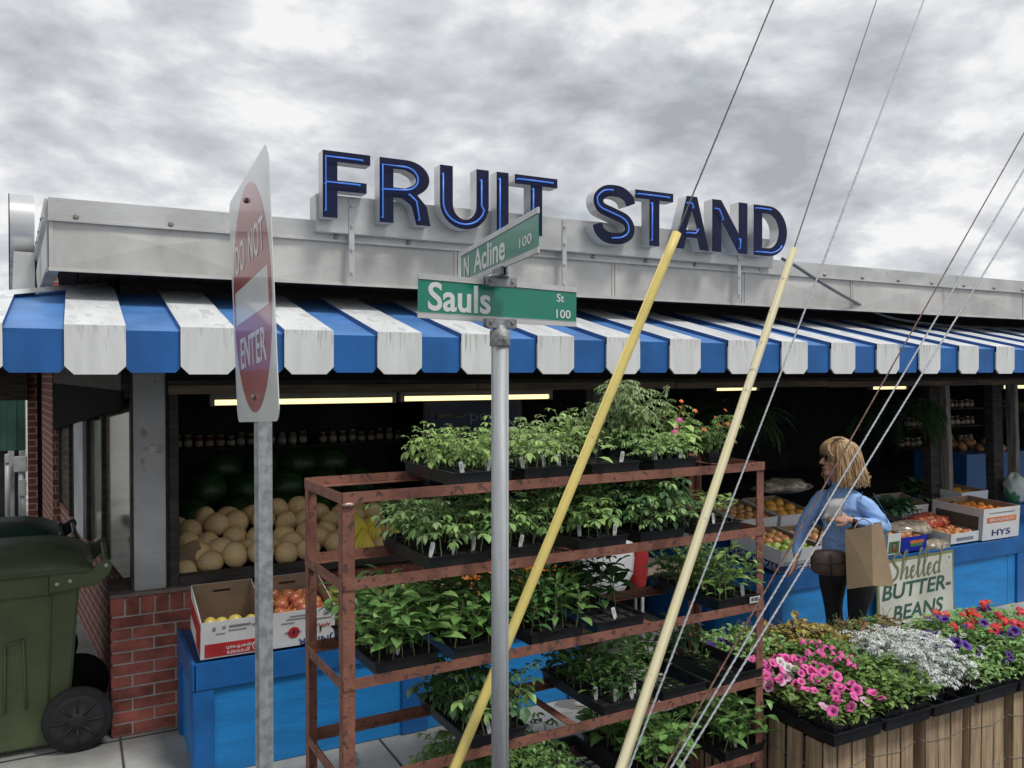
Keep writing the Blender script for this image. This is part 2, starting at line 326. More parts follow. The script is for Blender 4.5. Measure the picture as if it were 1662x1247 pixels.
def grime(m):      # dirt runs with their own shape just under the fold of each white valance
    nt = m.node_tree; n = nt.nodes; l = nt.links; b = n['Principled BSDF']; src = b.inputs['Base Color'].links[0].from_socket
    tc = n.new('ShaderNodeTexCoord'); mp = n.new('ShaderNodeMapping'); mp.inputs['Scale'].default_value = (60, 60, 5); l.new(tc.outputs['Object'], mp.inputs[0])
    ns = n.new('ShaderNodeTexNoise'); ns.inputs['Scale'].default_value = 1; ns.inputs['Detail'].default_value = 4; l.new(mp.outputs[0], ns.inputs['Vector'])
    sp_ = n.new('ShaderNodeSeparateXYZ'); l.new(tc.outputs['Object'], sp_.inputs[0]); mr = n.new('ShaderNodeMapRange'); l.new(sp_.outputs[2], mr.inputs[0])
    mr.inputs[1].default_value = 2.04; mr.inputs[2].default_value = 2.185; mr.inputs[3].default_value = -.12; mr.inputs[4].default_value = .14
    ad = n.new('ShaderNodeMath'); ad.operation = 'ADD'; l.new(ns.outputs['Fac'], ad.inputs[0]); l.new(mr.outputs[0], ad.inputs[1])
    rp = n.new('ShaderNodeValToRGB'); l.new(ad.outputs[0], rp.inputs[0]); rp.color_ramp.elements[0].position = .64; rp.color_ramp.elements[1].position = .80; rp.color_ramp.elements[1].color = (.75, .75, .75, 1)
    mx = n.new('ShaderNodeMixRGB'); l.new(rp.outputs[0], mx.inputs[0]); l.new(src, mx.inputs[1]); mx.inputs[2].default_value = (.34, .34, .32, 1); l.new(mx.outputs[0], b.inputs['Base Color'])
grime(awn_w)

# ------------------------------------------------------------------ ground
mb = MB(); mb.b2((-300, 3.70, -0.3), (300, 400, 0)); tag(part('pavement', mb, conc), kind='structure')
mb = MB(); mb.b2((-300, -300, -0.45), (300, 3.55, -0.15)); tag(part('road', mb, asph), kind='structure')
mb = MB(); mb.b2((-300, 3.55, -0.3), (300, 3.70, 0.006)); tag(part('kerb', mb, M('kerb_concrete', (0.36, 0.36, 0.34), 0.85, 0, 0.15, 4, 0.3, 60)), kind='structure')
mb = MB()
for k in range(-8, 12): mb.b2((k * 1.25 + 0.20, 3.701, 0.0), (k * 1.25 + 0.212, 30, 0.003))
for k in range(0, 1): mb.b2((-10, 4.95, 0.0), (14, 4.962, 0.0035))
tag(part('pavement_joints', mb, M('joint_dark', (0.05, 0.05, 0.048), 0.9)), kind='structure')

# ------------------------------------------------------------------ the fruit stand building
B = thing('fruit_stand_building', 'low open fronted fruit stand with pale metal fascia, grey corner post and brick pier', 'building', (0, 0, 0))
WY = 5.0; FY = 4.6; ZS = 2.505; ZT = 2.846
LD = Vector((-0.06, 1, 0)).normalized()      # direction of the left side wall
def fascia(name, mp, u0, seams, u1):
    edges = [u0] + seams + [u1]
    for i in range(len(edges) - 1):
        a, b = edges[i] + 0.003, edges[i + 1] - 0.003; m = (a + b) / 2; mb = MB(); z0, z1 = ZS, ZT - 0.105
        c = [(a, 0, z0), (b, 0, z0), (b, 0, z1), (a, 0, z1)]; pk = (m, -0.011, z0 + 0.62 * (z1 - z0))
        q = lambda *pp: mb.face([mp(*p) for p in pp])
        q(c[0], c[1], pk); q(c[1], c[2], pk); q(c[2], c[3], pk); q(c[3], c[0], pk)
        # folded edges
        for x in (a, b - 0.018):
            lo = [(x, -0.006, z0), (x + 0.018, -0.006, z0), (x + 0.018, -0.006, z1), (x, -0.006, z1)]; q(*lo)
            q((x, 0, z0), (x, -0.006, z0), (x, -0.006, z1), (x, 0, z1)); q((x + 0.018, 0, z0), (x + 0.018, -0.006, z0), (x + 0.018, -0.006, z1), (x + 0.018, 0, z1))
        part('fascia_panel', mb, alu, B)
    # coping band in lengths
    n = max(1, round((u1 - u0) / 2.3)); w = (u1 - u0) / n
    for i in range(n):
        a, b = u0 + i * w, u0 + (i + 1) * w - 0.004; mb = MB()
        prof = [(-0.024, ZT - 0.112), (-0.024, ZT - 0.100), (-0.014, ZT - 0.098), (-0.014, ZT), (0.10, ZT + 0.004), (0.10, ZT - 0.02), (0.004, ZT - 0.02), (0.004, ZT - 0.112)]
        for k in range(len(prof)):
            p, r = prof[k], prof[(k + 1) % len(prof)]; mb.face([mp(a, p[0], p[1]), mp(b, p[0], p[1]), mp(b, r[0], r[1]), mp(a, r[0], r[1])])
        for x in (a, b): mb.face([mp(x, p[0], p[1]) for p in prof])
        part('coping', mb, alu_cap, B)
    mb = MB()
    x = u0 + 0.12
    while x < u1:
        p = Vector(mp(x, -0.016, ZT - 0.085)); d = (Vector(mp(x, -1, 0)) - Vector(mp(x, 0, 0))).normalized()
        mb = MB(); mb.lathe([(0.013, 0), (0.013, 0.006), (0.007, 0.0065), (0.007, 0.014)], p, 10, d); part('coping_screw', mb, M('screw_metal', (0.32, 0.31, 0.30), 0.5, 0.6), B); x += 0.43
    mb = MB()      # bottom lip and backing
    for (d0, d1, zz0, zz1) in ((-0.012, 0.0, ZS - 0.012, ZS + 0.004), (0.004, 0.05, ZS - 0.004, ZT - 0.01)):
        pts = [mp(u0, d0, zz0), mp(u1, d0, zz0), mp(u1, d1, zz0), mp(u0, d1, zz0), mp(u0, d0, zz1), mp(u1, d0, zz1), mp(u1, d1, zz1), mp(u0, d1, zz1)]
        for f in ((0, 1, 2, 3), (4, 5, 6, 7), (0, 1, 5, 4), (1, 2, 6, 5), (2, 3, 7, 6), (3, 0, 4, 7)): mb.face([pts[k] for k in f])
    part('fascia_lip', mb, alu, B)
FX0 = XY(80, FY)
fascia('front', lambda u, d, z: (u, FY + d, z), FX0, [0.9 + 1.15 * k for k in range(0, 13)], 16.0)
CL = Vector((FX0 - 0.001, FY, 0))
def mpl(u, d, z):
    p = CL + LD * u; q = Vector((LD.y, -LD.x, 0)) * d; return (p.x + q.x, p.y + q.y, z)
fascia('left', mpl, 0.03, [1.1 + 1.15 * k for k in range(0, 6)], 8.4)
mb = MB(); mb.b2((FX0 + 0.05, FY + 0.05, ZS + 0.06), (16, 12.6, ZT - 0.03)); part('roof', mb, M('roof_felt', (0.12, 0.12, 0.12), 0.9), B)
mb = MB()
for i in range(160):
    x = FX0 + 0.03 + i * 0.1; mb.b2((x, FY + 0.045, ZS + 0.012), (x + 0.094, 6.6, ZS + 0.03))
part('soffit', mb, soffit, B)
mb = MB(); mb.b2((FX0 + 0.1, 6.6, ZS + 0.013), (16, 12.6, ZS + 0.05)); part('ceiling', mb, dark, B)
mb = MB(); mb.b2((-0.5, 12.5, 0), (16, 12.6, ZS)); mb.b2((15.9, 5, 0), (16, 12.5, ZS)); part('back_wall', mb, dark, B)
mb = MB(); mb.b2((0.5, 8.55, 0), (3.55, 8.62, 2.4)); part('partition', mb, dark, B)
mb = MB(); mb.b2((0.3, 5.6, 0.0), (16, 12.5, 0.008)); part('floor_slab', mb, M('dim_floor', (0.10, 0.10, 0.10), 0.8, 0, 0.2, 3), B)
# header behind the awning + beam with a light edge
mb = MB(); mb.b2((0.3, WY + 0.10, 1.94), (16, WY + 0.16, ZS + 0.01)); part('header_board', mb, darkwood, B)
mb = MB()
x = 0.46
while x < 15.5:
    L_ = random.uniform(1.6, 2.6); mb.box((x + L_ / 2, WY + 0.05, 1.905 + random.uniform(-.004, .004)), (L_ - 0.006, 0.09, 0.052), Matrix.Rotation(R(random.uniform(-.15, .15)), 3, 'Y')); x += L_
part('beam', mb, woodbeam, B, bevel=0.003)
mb = MB(); mb.b2((0.46, WY + 0.0, 1.932), (15.5, WY + 0.03, 1.955)); part('beam_trim', mb, darkwood, B)
# pipes under the awning
mb = MB(); mb.tube([(0.5, 4.75, 2.17), (15, 4.75, 2.17)], 0.02); mb.tube([(0.5, 4.3, 2.11), (15, 4.3, 2.11)], 0.015)
part('awning_rail', mb, darkwood, B)

# brick pier with soldier course
X0, X1 = XY(177, WY), 0.62
def brickwork(x0, x1, y0, y1, ztop, soldier=True, parent=None, name='brick_pier', sides='FL'):
    mb = MB(); mb.b2((x0 + 0.006, y0 + 0.006, 0), (x1 - 0.006, y1, ztop - 0.008), mi=1)
    ch = 0.0655; j = 0.0105; zt = ztop - (0.105 if soldier else 0)
    def row(z0, z1, off, wd):
        x = x0 - off
        while x < x1 - 0.01:
            a = max(x, x0); b = min(x + wd - j, x1)
            if b - a > 0.02:
                dd = random.uniform(-.002, .002); mb.b2((a, y0 + dd, z0), (b, y0 + 0.05, z1), mi=0)
            x += wd
        y = y0 + 0.052 + j - off * 0.4
        while y < y1:
            a = max(y, y0 + 0.052 + j); b = min(y + wd - j, y1)
            if b - a > 0.02: mb.b2((x0 + random.uniform(-.002, .002), a, z0), (x0 + 0.05, b, z1), mi=0)
            y += wd
    if soldier: row(zt + j * 0.5, ztop, 0, 0.076)
    k = 0; z = zt - ch
    while z > -ch:
        row(max(z + j * 0.5, 0.004), z + ch - j * 0.5, 0.11 * (k % 2), 0.222); z -= ch; k += 1
    return part(name, mb, [brick, mortar], parent, bevel=0.0022)
brickwork(X0, X1, WY, 5.35, 0.765, parent=B)
mb = MB(); mb.b2((X0 - 0.005, WY - 0.006, 0.766), (X1 + 0.02, 5.4, 0.785)); part('pier_cap', mb, M('dirty_mortar_cap', (0.17, 0.14, 0.12), 0.9, 0, 0.2, 10, 0.3, 60), B)
# low brick wall under the melon window and under the side window
brickwork(X1 + 0.001, 3.3, WY + 0.005, 5.2, 0.765, parent=B, name='brick_base')
# corner post
PX0, PX1 = XY(216, WY + 0.03), XY(268, WY + 0.03)
mb = MB(); mb.b2((PX0, WY + 0.03, 0.786), (PX1, WY + 0.2, 2.38)); o = part('corner_post', mb, greypost, B, bevel=0.004)
mb = MB(); mb.b2((PX0 - 0.014, WY + 0.05, 0.786), (PX0 - 0.001, WY + 0.19, 2.4)); mb.b2((PX1 + 0.001, WY + 0.06, 0.786), (PX1 + 0.02, WY + 0.18, 2.4)); part('post_edge', mb, darkwood, B)
mb = MB(); mb.b2((PX0 + 0.05, WY + 0.0275, 1.55), (PX1 - 0.012, WY + 0.03, 1.60)); part('faded_sticker', mb, M('sticker_grey', (0.42, 0.42, 0.41), 0.6, 0, 0.2, 30), B)
# melon window frame
mb = MB(); mb.b2((PX1 + 0.021, WY + 0.04, 0.785), (PX1 + 0.07, WY + 0.13, 1.88)); mb.b2((PX1 + 0.07, WY + 0.03, 0.785), (3.25, WY + 0.12, 0.84)); part('window_frame', mb, darkwood, B, bevel=0.003)
# posts along the front
for (px, w, mm, lean) in ((965, 0.10, oldwood, 0), (1516, 0.13, darkwood, -2.5), (1529, 0.07, oldwood, -4.4), (1619, 0.16, darkwood, -3.0), (1640, 0.07, oldwood, -3.6)):
    x = XY(px, WY + 0.12); mb = MB(); mb.box((0, 0, -0.95), (w, 0.09, 1.9))
    part('front_post', mb, mm if px != 965 else M('dull_grey_post', (0.10, 0.105, 0.11), 0.8), B, bevel=0.004, loc=(x, WY + 0.14 + (0.03 if mm is darkwood else -0.03), 1.9), rot=(0, R(lean), 0))

# left side wall with tall windows
SW0 = Vector((XY(212, WY + 0.08), WY + 0.08, 0)); SWD = Vector((-0.102, 1, 0)).normalized()
def sw(u, d, z): 
    p = SW0 + SWD * u; return Vector((p.x - SWD.y * d, p.y + SWD.x * d, z))
def swbox(u0, u1, d0, d1, z0, z1, z1b=None):
    mb = MB(); z1b = z1 if z1b is None else z1b
    pts = [sw(u0, d0, z0), sw(u1, d0, z0), sw(u1, d1, z0), sw(u0, d1, z0), sw(u0, d0, z1), sw(u1, d0, z1b), sw(u1, d1, z1b), sw(u0, d1, z1)]
    for f in ((0, 3, 2, 1), (4, 5, 6, 7), (0, 1, 5, 4), (1, 2, 6, 5), (2, 3, 7, 6), (3, 0, 4, 7)): mb.face([pts[k] for k in f])
    return mb
part('side_wall_base', swbox(0.31, 5.9, -0.1, 0.0, 0, 0.76), fbrick, B)
part('side_header', swbox(0.0, 5.9, -0.08, 0.05, 1.86, ZS + 0.01), darkwood, B)
mb = MB()
hp = [sw(0, 0.052, 1.80), sw(4.4, 0.052, 1.42), sw(4.4, 0.052, 1.9), sw(0, 0.052, 1.9)]
hq = [p - Vector((-SWD.y, SWD.x, 0)) * 0.02 for p in hp]
mb.face(hp); mb.face(hq)
for i in range(4): mb.face([hp[i], hp[(i + 1) % 4], hq[(i + 1) % 4], hq[i]])
part('side_valance', mb, M('shade_black_panel', (0.012, 0.013, 0.015), 0.95, 0, 0.2, 4, stretch=(9, 9, 0.5), spec=0.05), B)  # near-black sheet; shade from unbuilt surroundings is put into its colour
us = []
for px in (209, 168, 143, 128, 114, 97):
    t = tq(px); us.append((SW0.x - t * SW0.y) / (t * SWD.y - SWD.x))
for i, (a, b) in enumerate(zip(us[:-1], us[1:])):
    if i == 2: part('side_post', swbox(a, b, -0.05, 0.04, 0.76, 1.88), greypost, B); continue
    f = part('side_window', swbox(b - 0.05, b, -0.03, 0.02, 0.76, 1.86), darkwood, B)
    part('pane', swbox(a + 0.01, b - 0.052, -0.02, -0.006, 0.78, 1.86), glass_d, f)
part('side_brick_pilaster', swbox(us[-1] + 0.05, us[-1] + 1.3, -0.1, 0.06, 0, 2.1), fbrick, B)

# ------------------------------------------------------------------ awning
A = thing('striped_awning', 'blue and white striped metal awning wrapping round the front of the stand', 'awning')
AY = 4.0; AD = 1.37; ZA = 2.185; ZB = 2.505; PER = 0.4597; XW = -0.04; AXL = -1.1
def awn(mp, u0, u1, white, v0, v1):
    mb = MB(); h = 0.024 if white else 0.0
    s = (ZB - ZA) / AD
    fr = 0.0 if white else 0.018; zt = ZA + h * 0.3
    def T(u, v, e): return mp(u, v, ZA + s * v + e)
    if v0 > 0.02 or v1 > 0.02:
        a, b = max(v0, 0.001), max(v1, 0.001)
        top = [T(u0, fr - .018, h), T(u1, fr - .018, h), T(u1, b, h), T(u0, a, h)]; bot = [T(u0, fr - .018, -0.02), T(u1, fr - .018, -0.02), T(u1, b, -0.02), T(u0, a, -0.02)]
        # subdivided top for slight unevenness
        mb.face(top, 1); mb.face(bot[::-1], 0)
        for i in range(4): mb.face([top[i], top[(i + 1) % 4], bot[(i + 1) % 4], bot[i]], 0 if i == 0 else (2 if white else 1))
    cc = 0.036 if white else 0.02; zb = 1.992 if white else 2.0; vf = fr - .019; zt = ZA + s * vf + h
    out_ = [(u0, zt), (u0, zb + cc), (u0 + cc, zb), (u1 - cc, zb), (u1, zb + cc), (u1, zt)]
    f = [mp(u, vf, z) for u, z in out_]; g = [mp(u, vf + 0.012, z) for u, z in out_]
    mb.face(f, 0); mb.face(g[::-1], 0)
    for i in range(6): mb.face([f[i], g[i], g[(i + 1) % 6], f[(i + 1) % 6]], 0)
    return mb
fm = lambda u, v, z: (u, AY + v, z); lm = lambda u, v, z: (AXL + v, u, z)
side_b = M('blue_rib_side', (0.05, 0.12, 0.32), 0.45)  # blue paint on the side edges of the raised white panels
k = -3
while XW + PER * k < 14.5:
    a = XW + PER * k
    for (u0, u1, w) in ((a, a + 0.237, True), (a + 0.237, a + PER, False)):
        u0 = max(u0, AXL); 
        if u1 <= u0 + 0.01: continue
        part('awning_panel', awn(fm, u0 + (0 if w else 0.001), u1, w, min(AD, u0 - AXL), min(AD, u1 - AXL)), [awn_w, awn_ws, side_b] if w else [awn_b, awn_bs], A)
    k += 1
k = 0
while k < 15:
    a = AY + PER * k
    for (u0, u1, w) in ((a, a + 0.222, False), (a + 0.222, a + PER, True)):
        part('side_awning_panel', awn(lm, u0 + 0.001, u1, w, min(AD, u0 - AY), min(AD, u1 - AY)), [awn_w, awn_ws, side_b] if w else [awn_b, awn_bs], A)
    k += 1
mb = MB()   # hip capping
a = Vector((AXL, AY, ZA)); b = Vector((AXL + AD + 0.05, AY + AD + 0.05, ZB + 0.012)); q = Vector((0.035, -0.035, 0))
for e in (0.026,):
    u = Vector((0, 0, e + 0.010)); c1 = [a + q + Vector((0, 0, e - 0.012)), b + q + Vector((0, 0, e - 0.012)), b + u, a + u]; c2 = [a - q + Vector((0, 0, e - 0.012)), b - q + Vector((0, 0, e - 0.012)), b + u, a + u]
    mb.face(c1); mb.face(c2); mb.face([c1[0], c1[1], c2[1], c2[0]])
part('hip_cap', mb, awn_ws, A)
for k in range(0, 10): mb = MB(); mb.tube([(0.6 + k * 1.5, AY + 0.03, 2.10), (0.6 + k * 1.5, 5.2, 2.40)], 0.012); part('awning_bracket', mb, darkwood, A)

# ------------------------------------------------------------------ channel letters
def arc(cx, cy, rx, ry, a0, a1, n=14): return [(cx + rx * math.cos(R(a0 + (a1 - a0) * i / n)), cy + ry * math.sin(R(a0 + (a1 - a0) * i / n))) for i in range(n + 1)]
def glyph(ch, w, h):
    s = 0.222 * h if ch not in 'I' else w      # stroke
    s = min(s, w); t = 0.155 * h
    if ch == 'F':
        return [[(0, 0), (s, 0), (s, .41 * h), (w * .92, .41 * h), (w * .92, .41 * h + t), (s, .41 * h + t), (s, h - t), (w, h - t), (w, h), (0, h)]], \
            [[(s * .3, .10 * h), (s * .3, .52 * h), (w * .80, .52 * h)], [(s * .3, .50 * h), (s * .3, .90 * h), (w * .86, .90 * h)]]
    if ch == 'T':
        return [[(w / 2 - s / 2, 0), (w / 2 + s / 2, 0), (w / 2 + s / 2, h - t), (w, h - t), (w, h), (0, h), (0, h - t), (w / 2 - s / 2, h - t)]], \
            [[(w * .08, h - t * .55), (w * .9, h - t * .55)], [(w / 2 - s * .25, h * .1), (w / 2 - s * .25, h * .78)]]
    if ch == 'I':
        return [[(0, 0), (w, 0), (w, h), (0, h)]], [[(w * .25, .05 * h), (w * .25, .88 * h)]]
    if ch == 'U':
        ry = .40 * h; o = [(0, h), (0, ry)] + arc(w / 2, ry, w / 2, ry, 180, 360)[1:-1] + [(w, ry), (w, h), (w - s, h), (w - s, ry)] + arc(w / 2, ry, w / 2 - s, ry - t, 0, -180)[1:-1] + [(s, ry), (s, h)]
        return [o], [[(s * .3, .85 * h), (s * .3, ry)] + arc(w / 2, ry, w / 2 - s * .3, ry - t * .45, 180, 360)[1:-1] + [(w - s * .55, ry), (w - s * .55, .82 * h)]]
    if ch == 'D':
        o = [(0, 0), (w * .45, 0)] + arc(w * .45, h / 2, w * .55, h / 2, -90, 90, 20)[1:-1] + [(w * .45, h), (0, h)]
        i = [(s, t), (w * .42, t)] + arc(w * .42, h / 2, w * .58 - s, h / 2 - t, -90, 90, 16)[1:-1] + [(w * .42, h - t), (s, h - t)]
        return [o, i], [[(s * .3, t * .4), (w * .5, t * .4)] + arc(w * .45, h / 2, w * .5, h / 2 - t * .4, -80, -40, 6), [(s * .3, h - t * .5), (w * .5, h - t * .5)]]
    if ch == 'R':
        cy = .72 * h; o = [(0, 0), (s, 0), (s, .40 * h), (w * .42, .40 * h), (w * .62, .30 * h), (w * .72, 0), (w, 0), (w * .93, .30 * h), (w * .74, .465 * h)] + arc(w * .52, cy, w * .46, h - cy, -50, 90, 14) + [(0, h)]
        i = [(s, .40 * h + t), (w * .5, .40 * h + t)] + arc(w * .5, .70 * h, w * .48 - s, .125 * h, -90, 90, 10)[1:-1] + [(w * .5, h - t), (s, h - t)]
        return [o, i], [[(s * .3, .07 * h), (s * .3, .88 * h), (w * .5, .88 * h)] + arc(w * .5, .70 * h, w * .27, .18 * h, 80, -85, 10) + [(s * .3, .50 * h)], [(w * .60, .46 * h), (w * .74, .36 * h), (w * .80, .08 * h)]]
    if ch == 'N':
        return [[(0, 0), (s, 0), (s, .62 * h), (w - s, 0), (w, 0), (w, h), (w - s, h), (w - s, .38 * h), (s * .98, h), (0, h)]], \
            [[(s * .2, .82 * h), (s * .6, .80 * h), (s * 1.05, .62 * h)], [(w - s * 1.02, .28 * h), (w - s * 1.02, .1 * h)]]
    if ch == 'A':
        c = w / 2; o = [(0, 0), (s, 0), (s * 1.28, .22 * h), (w - s * 1.28, .22 * h), (w - s, 0), (w, 0), (c + s * .55, h), (c - s * .55, h)]
        i = [(c - s * .62, .36 * h), (c + s * .62, .36 * h), (c, .76 * h)]
        return [o, i], [[(s * 1.4, .30 * h), (w - s * 1.5, .30 * h), (w - s * 1.2, .38 * h)], [(c - s * .5, .86 * h), (c - s * .05, .86 * h), (c + s * .15, .78 * h)]]
    if ch == 'S':
        c = [(.90, .70), (.84, .82), (.68, .905), (.5, .925), (.3, .90), (.15, .80), (.13, .69), (.22, .59), (.5, .51), (.76, .43), (.87, .31), (.85, .18), (.7, .095), (.5, .072), (.3, .095), (.15, .19), (.10, .31)]
        pts = [Vector((a * w * 1.0, b * h * 1.0)) for a, b in c]; cr = cat_rom(pts, 5)
        nn = [p + Vector((-w * .03, h * .0)) for p in cat_rom(pts[3:14], 4)]
        return [stroke2d(cr, s * .92)], [[(p.x, p.y) for p in nn]]
def channel_letter(ch, w, h, label, group, dep=0.088):
    loops, tubes = glyph(ch, w, h)
    root = thing('channel_letter', label, 'sign letter', group=group)
    me = curve_mesh(loops, dep); rot = Matrix.Rotation(R(90), 4, 'X'); me.transform(Matrix.Translation((0, dep / 2, 0)) @ rot); me.materials.clear(); me.materials.append(ret)
    me.name = 'letter_return'; link('letter_return', me, root)
    me = curve_mesh(loops, 0.004); me.transform(Matrix.Translation((0, -0.0025, 0)) @ rot); me.materials.clear(); me.materials.append(navy); link('letter_face', me, root)
    for tb in tubes:
        sh_ = 0.0 if ch in 'N' else -0.012 * (1 if ch not in 'I' else .6)
        tb = [(p[0] + sh_, p[1]) for p in tb]
        mb = MB(); mb.tube([(p[0], -0.022, p[1]) for p in tb], 0.0045, 8)
        for p in (tb[0], tb[-1]): mb.tube([(p[0], -0.022, p[1]), (p[0], 0.0, p[1])], 0.0045, 8)
        part('neon_tube', mb, neon, root)
    return root
def dup(o, parent=None, skip=()):
    c = o.copy(); COL.objects.link(c); c.parent = parent
    for ch in KIDS(o):
        if ch.name.split('.')[0] not in skip: dup(ch, c, skip)
    return c
def KIDS(o): return [x for x in bpy.data.objects if x.parent == o]
LY = 4.45
spans = [('F', 524.7, 601.5), ('R', 616.7, 698.5), ('U', 714.3, 793), ('I', 806, 825), ('T', 835.5, 904), ('S', 962, 1029.5), ('T', 1030.3, 1091.3), ('A', 1093.5, 1149.5), ('N', 1155, 1211.5), ('D', 1222, 1275.6)]
ZL0, ZL1 = 2.842, 3.203
words = {'F': 'first letter F of the rooftop sign, furthest left above the coping', 'R': 'letter R of FRUIT on the roof sign, between F and U',
         'U': 'letter U of FRUIT on the roof sign', 'I': 'letter I of FRUIT on the roof sign, right of the U'}
tl = ['letter T ending FRUIT on the roof sign, partly behind the slanting street name blade', 'letter T of STAND on the roof sign, between S and A']
roofl = []; nT = 0
for ch, a, b in spans:
    xa, xb = XY(a, LY), XY(b, LY)
    if ch == 'T': lab = tl[nT]; nT += 1
    else: lab = words.get(ch) or {'S': 'letter S starting STAND on the roof sign', 'A': 'letter A of STAND on the roof sign, above the yellow guard pole tip', 'N': 'letter N of STAND on the roof sign, between A and D', 'D': 'last letter D of the roof sign, furthest right'}[ch]
    r = channel_letter(ch, xb - xa, ZL1 - ZL0, lab, 'letters of the front roof sign'); r.location = (xa, LY, ZL0); roofl.append((r, xa, xb))
# raceway and straps carrying the letters
ry = LY + 0.09; rx0, rx1 = XY(514, ry), XY(1255, ry)
RW = thing('sign_raceway', 'long pale metal box behind the front roof letters, strapped to the fascia', 'sign support')
mb = MB(); mb.b2((rx0, ry, ZT - 0.07), (rx1, ry + 0.14, 2.985)); part('raceway_box', mb, alu_cap, RW, bevel=0.003)
for px in (571, 915.5, 1199):
    x = XY(px, ry); mb = MB(); mb.b2((x - 0.016, ry - 0.006, 2.535), (x + 0.016, ry + 0.004, 2.975))
    for z in (2.56, 2.69, 2.82, 2.93): mb.tube([(x, ry - 0.007, z), (x, ry - 0.016, z)], 0.009, 8)
    part('strap', mb, salu, RW, bevel=0.001)
# side sign: same letters along the left fascia
ang = math.atan2(-LD.x, LD.y)
ls = thing('side_sign_raceway', 'metal raceway carrying the letters on the left side of the roof', 'sign support')
xs_end = roofl[-1][2]
for (r, xa, xb), (ch, _, _) in zip(roofl, spans):
    c = dup(r, skip=('neon_tube',)); u = (xs_end - xb) * 1.12 + 1.75; w = (xb - xa) * 1.12
    p = mpl(u + w, -0.155, 2.80); c.location = p; c.rotation_euler = (0, 0, R(-90) + ang)
    c.scale = (1.12, 1.6, 1.12)
    c['group'] = 'letters of the left side roof sign'; c['label'] = 'letter of the side sign seen edge on above the left roof edge'
mb = MB()
pa = [mpl(1.7, -0.135, 0), mpl(6.2, -0.135, 0), mpl(6.2, -0.016, 0), mpl(1.7, -0.016, 0)]
for z0, z1 in ((2.50, 2.79),):
    lo = [Vector((p[0], p[1], z0)) for p in pa]; hi = [Vector((p[0], p[1], z1)) for p in pa]; mb.face(lo); mb.face(hi)
    for i in range(4): mb.face([lo[i], lo[(i + 1) % 4], hi[(i + 1) % 4], hi[i]])
part('raceway_box', mb, alu_cap, ls)
# loose cable on the awning
mb = MB(); pts = [PY(1268, 420, 4.5), PY(1290, 432, 4.42), PY(1330, 458, 4.45), PY(1380, 487, 4.55), PY(1430, 511, 4.75), PY(1480, 522, 4.8), PY(1560, 532, 4.9), PY(1680, 542, 4.95)]
for p in pts[5:]: p.z = max(p.z, ZA + (ZB - ZA) / AD * (p.y - AY) + 0.035)
mb.tube(cat_rom(pts, 6), 0.012, 8); tag(part('loose_cable', mb, M('grey_cable', (0.13, 0.135, 0.15), 0.5)), 'grey electric cable drooping from the last roof letter onto the awning', 'cable')

# ------------------------------------------------------------------ plants: leaf-level geometry
def rnd(a, b): return random.uniform(a, b)
def leaf(mb, base, az, el, ln, wd, droop=0.6, fold=0.35, nseg=4, shape=(0.5, 1.0, 0.85, 0.45), mi=0, twist=0.0):
    """one leaf blade: two strips folded at the midrib, bending down along its length"""
    bm = mb.bm; p = Vector(base); prev = None
    side = Vector((-math.sin(az), math.cos(az), 0)); step = ln / nseg; e = el
    for i in range(nseg + 1):
        d = Vector((math.cos(az) * math.cos(e), math.sin(az) * math.cos(e), math.sin(e))); up = side.cross(d) * -1
        sd = (side * math.cos(twist) + up * math.sin(twist))
        w = 0 if i in (0, nseg) else wd / 2 * shape[i - 1] if i - 1 < len(shape) else wd / 2 * 0.5
        m = bm.verts.new(p)
        if i in (0, nseg): cur = (m, m, m)
        else: cur = (bm.verts.new(p + sd * w + up * w * fold), m, bm.verts.new(p - sd * w + up * w * fold))
        if prev:
            for a, b in ((0, 1), (1, 2)):
                q = []
                for v in (prev[a], prev[b], cur[b], cur[a]):
                    if v not in q: q.append(v)
                if len(q) > 2:
                    f = bm.faces.new(q); f.smooth = True; f.material_index = mi
        prev = cur; p = p + d * step; e -= droop / nseg
def compound(mb, base, az, el, ln, k=3, lw=0.42, droop=0.9, mi=0, size=0.42):
    """compound (tomato, fern-like) leaf: leaflets along a bending rachis"""
    p = Vector(base); e = el; step = ln / (k + 0.6)
    pts = [p.copy()]
    for i in range(k):
        d = Vector((math.cos(az) * math.cos(e), math.sin(az) * math.cos(e), math.sin(e))); p = p + d * step; pts.append(p.copy()); e -= droop / k
        if i < k:
            s = ln * size * (0.75 + 0.35 * math.sin(math.pi * (i + 1) / (k + 1)))
            for sg in (-1, 1):
                leaf(mb, p, az + sg * rnd(0.9, 1.3), e + rnd(-.3, .15), s * rnd(.8, 1.1), s * lw * rnd(.9, 1.15), 0.7, 0.3, 3, (0.85, 0.75), mi)
    leaf(mb, p, az, e, ln * size * 1.25, ln * size * lw * 1.5, 0.6, 0.3, 4, (0.8, 1.0, 0.6), mi)
    mb.tube(pts, ln * 0.012 + 0.0004, 4, False, 1)
def stemtube(mb, p0, p1, r, mi=1):
    mid = (Vector(p0) + Vector(p1)) / 2 + Vector((rnd(-.006, .006), rnd(-.006, .006), 0)); mb.tube([p0, mid, p1], [r, r * .9, r * .6], 5, False, mi)
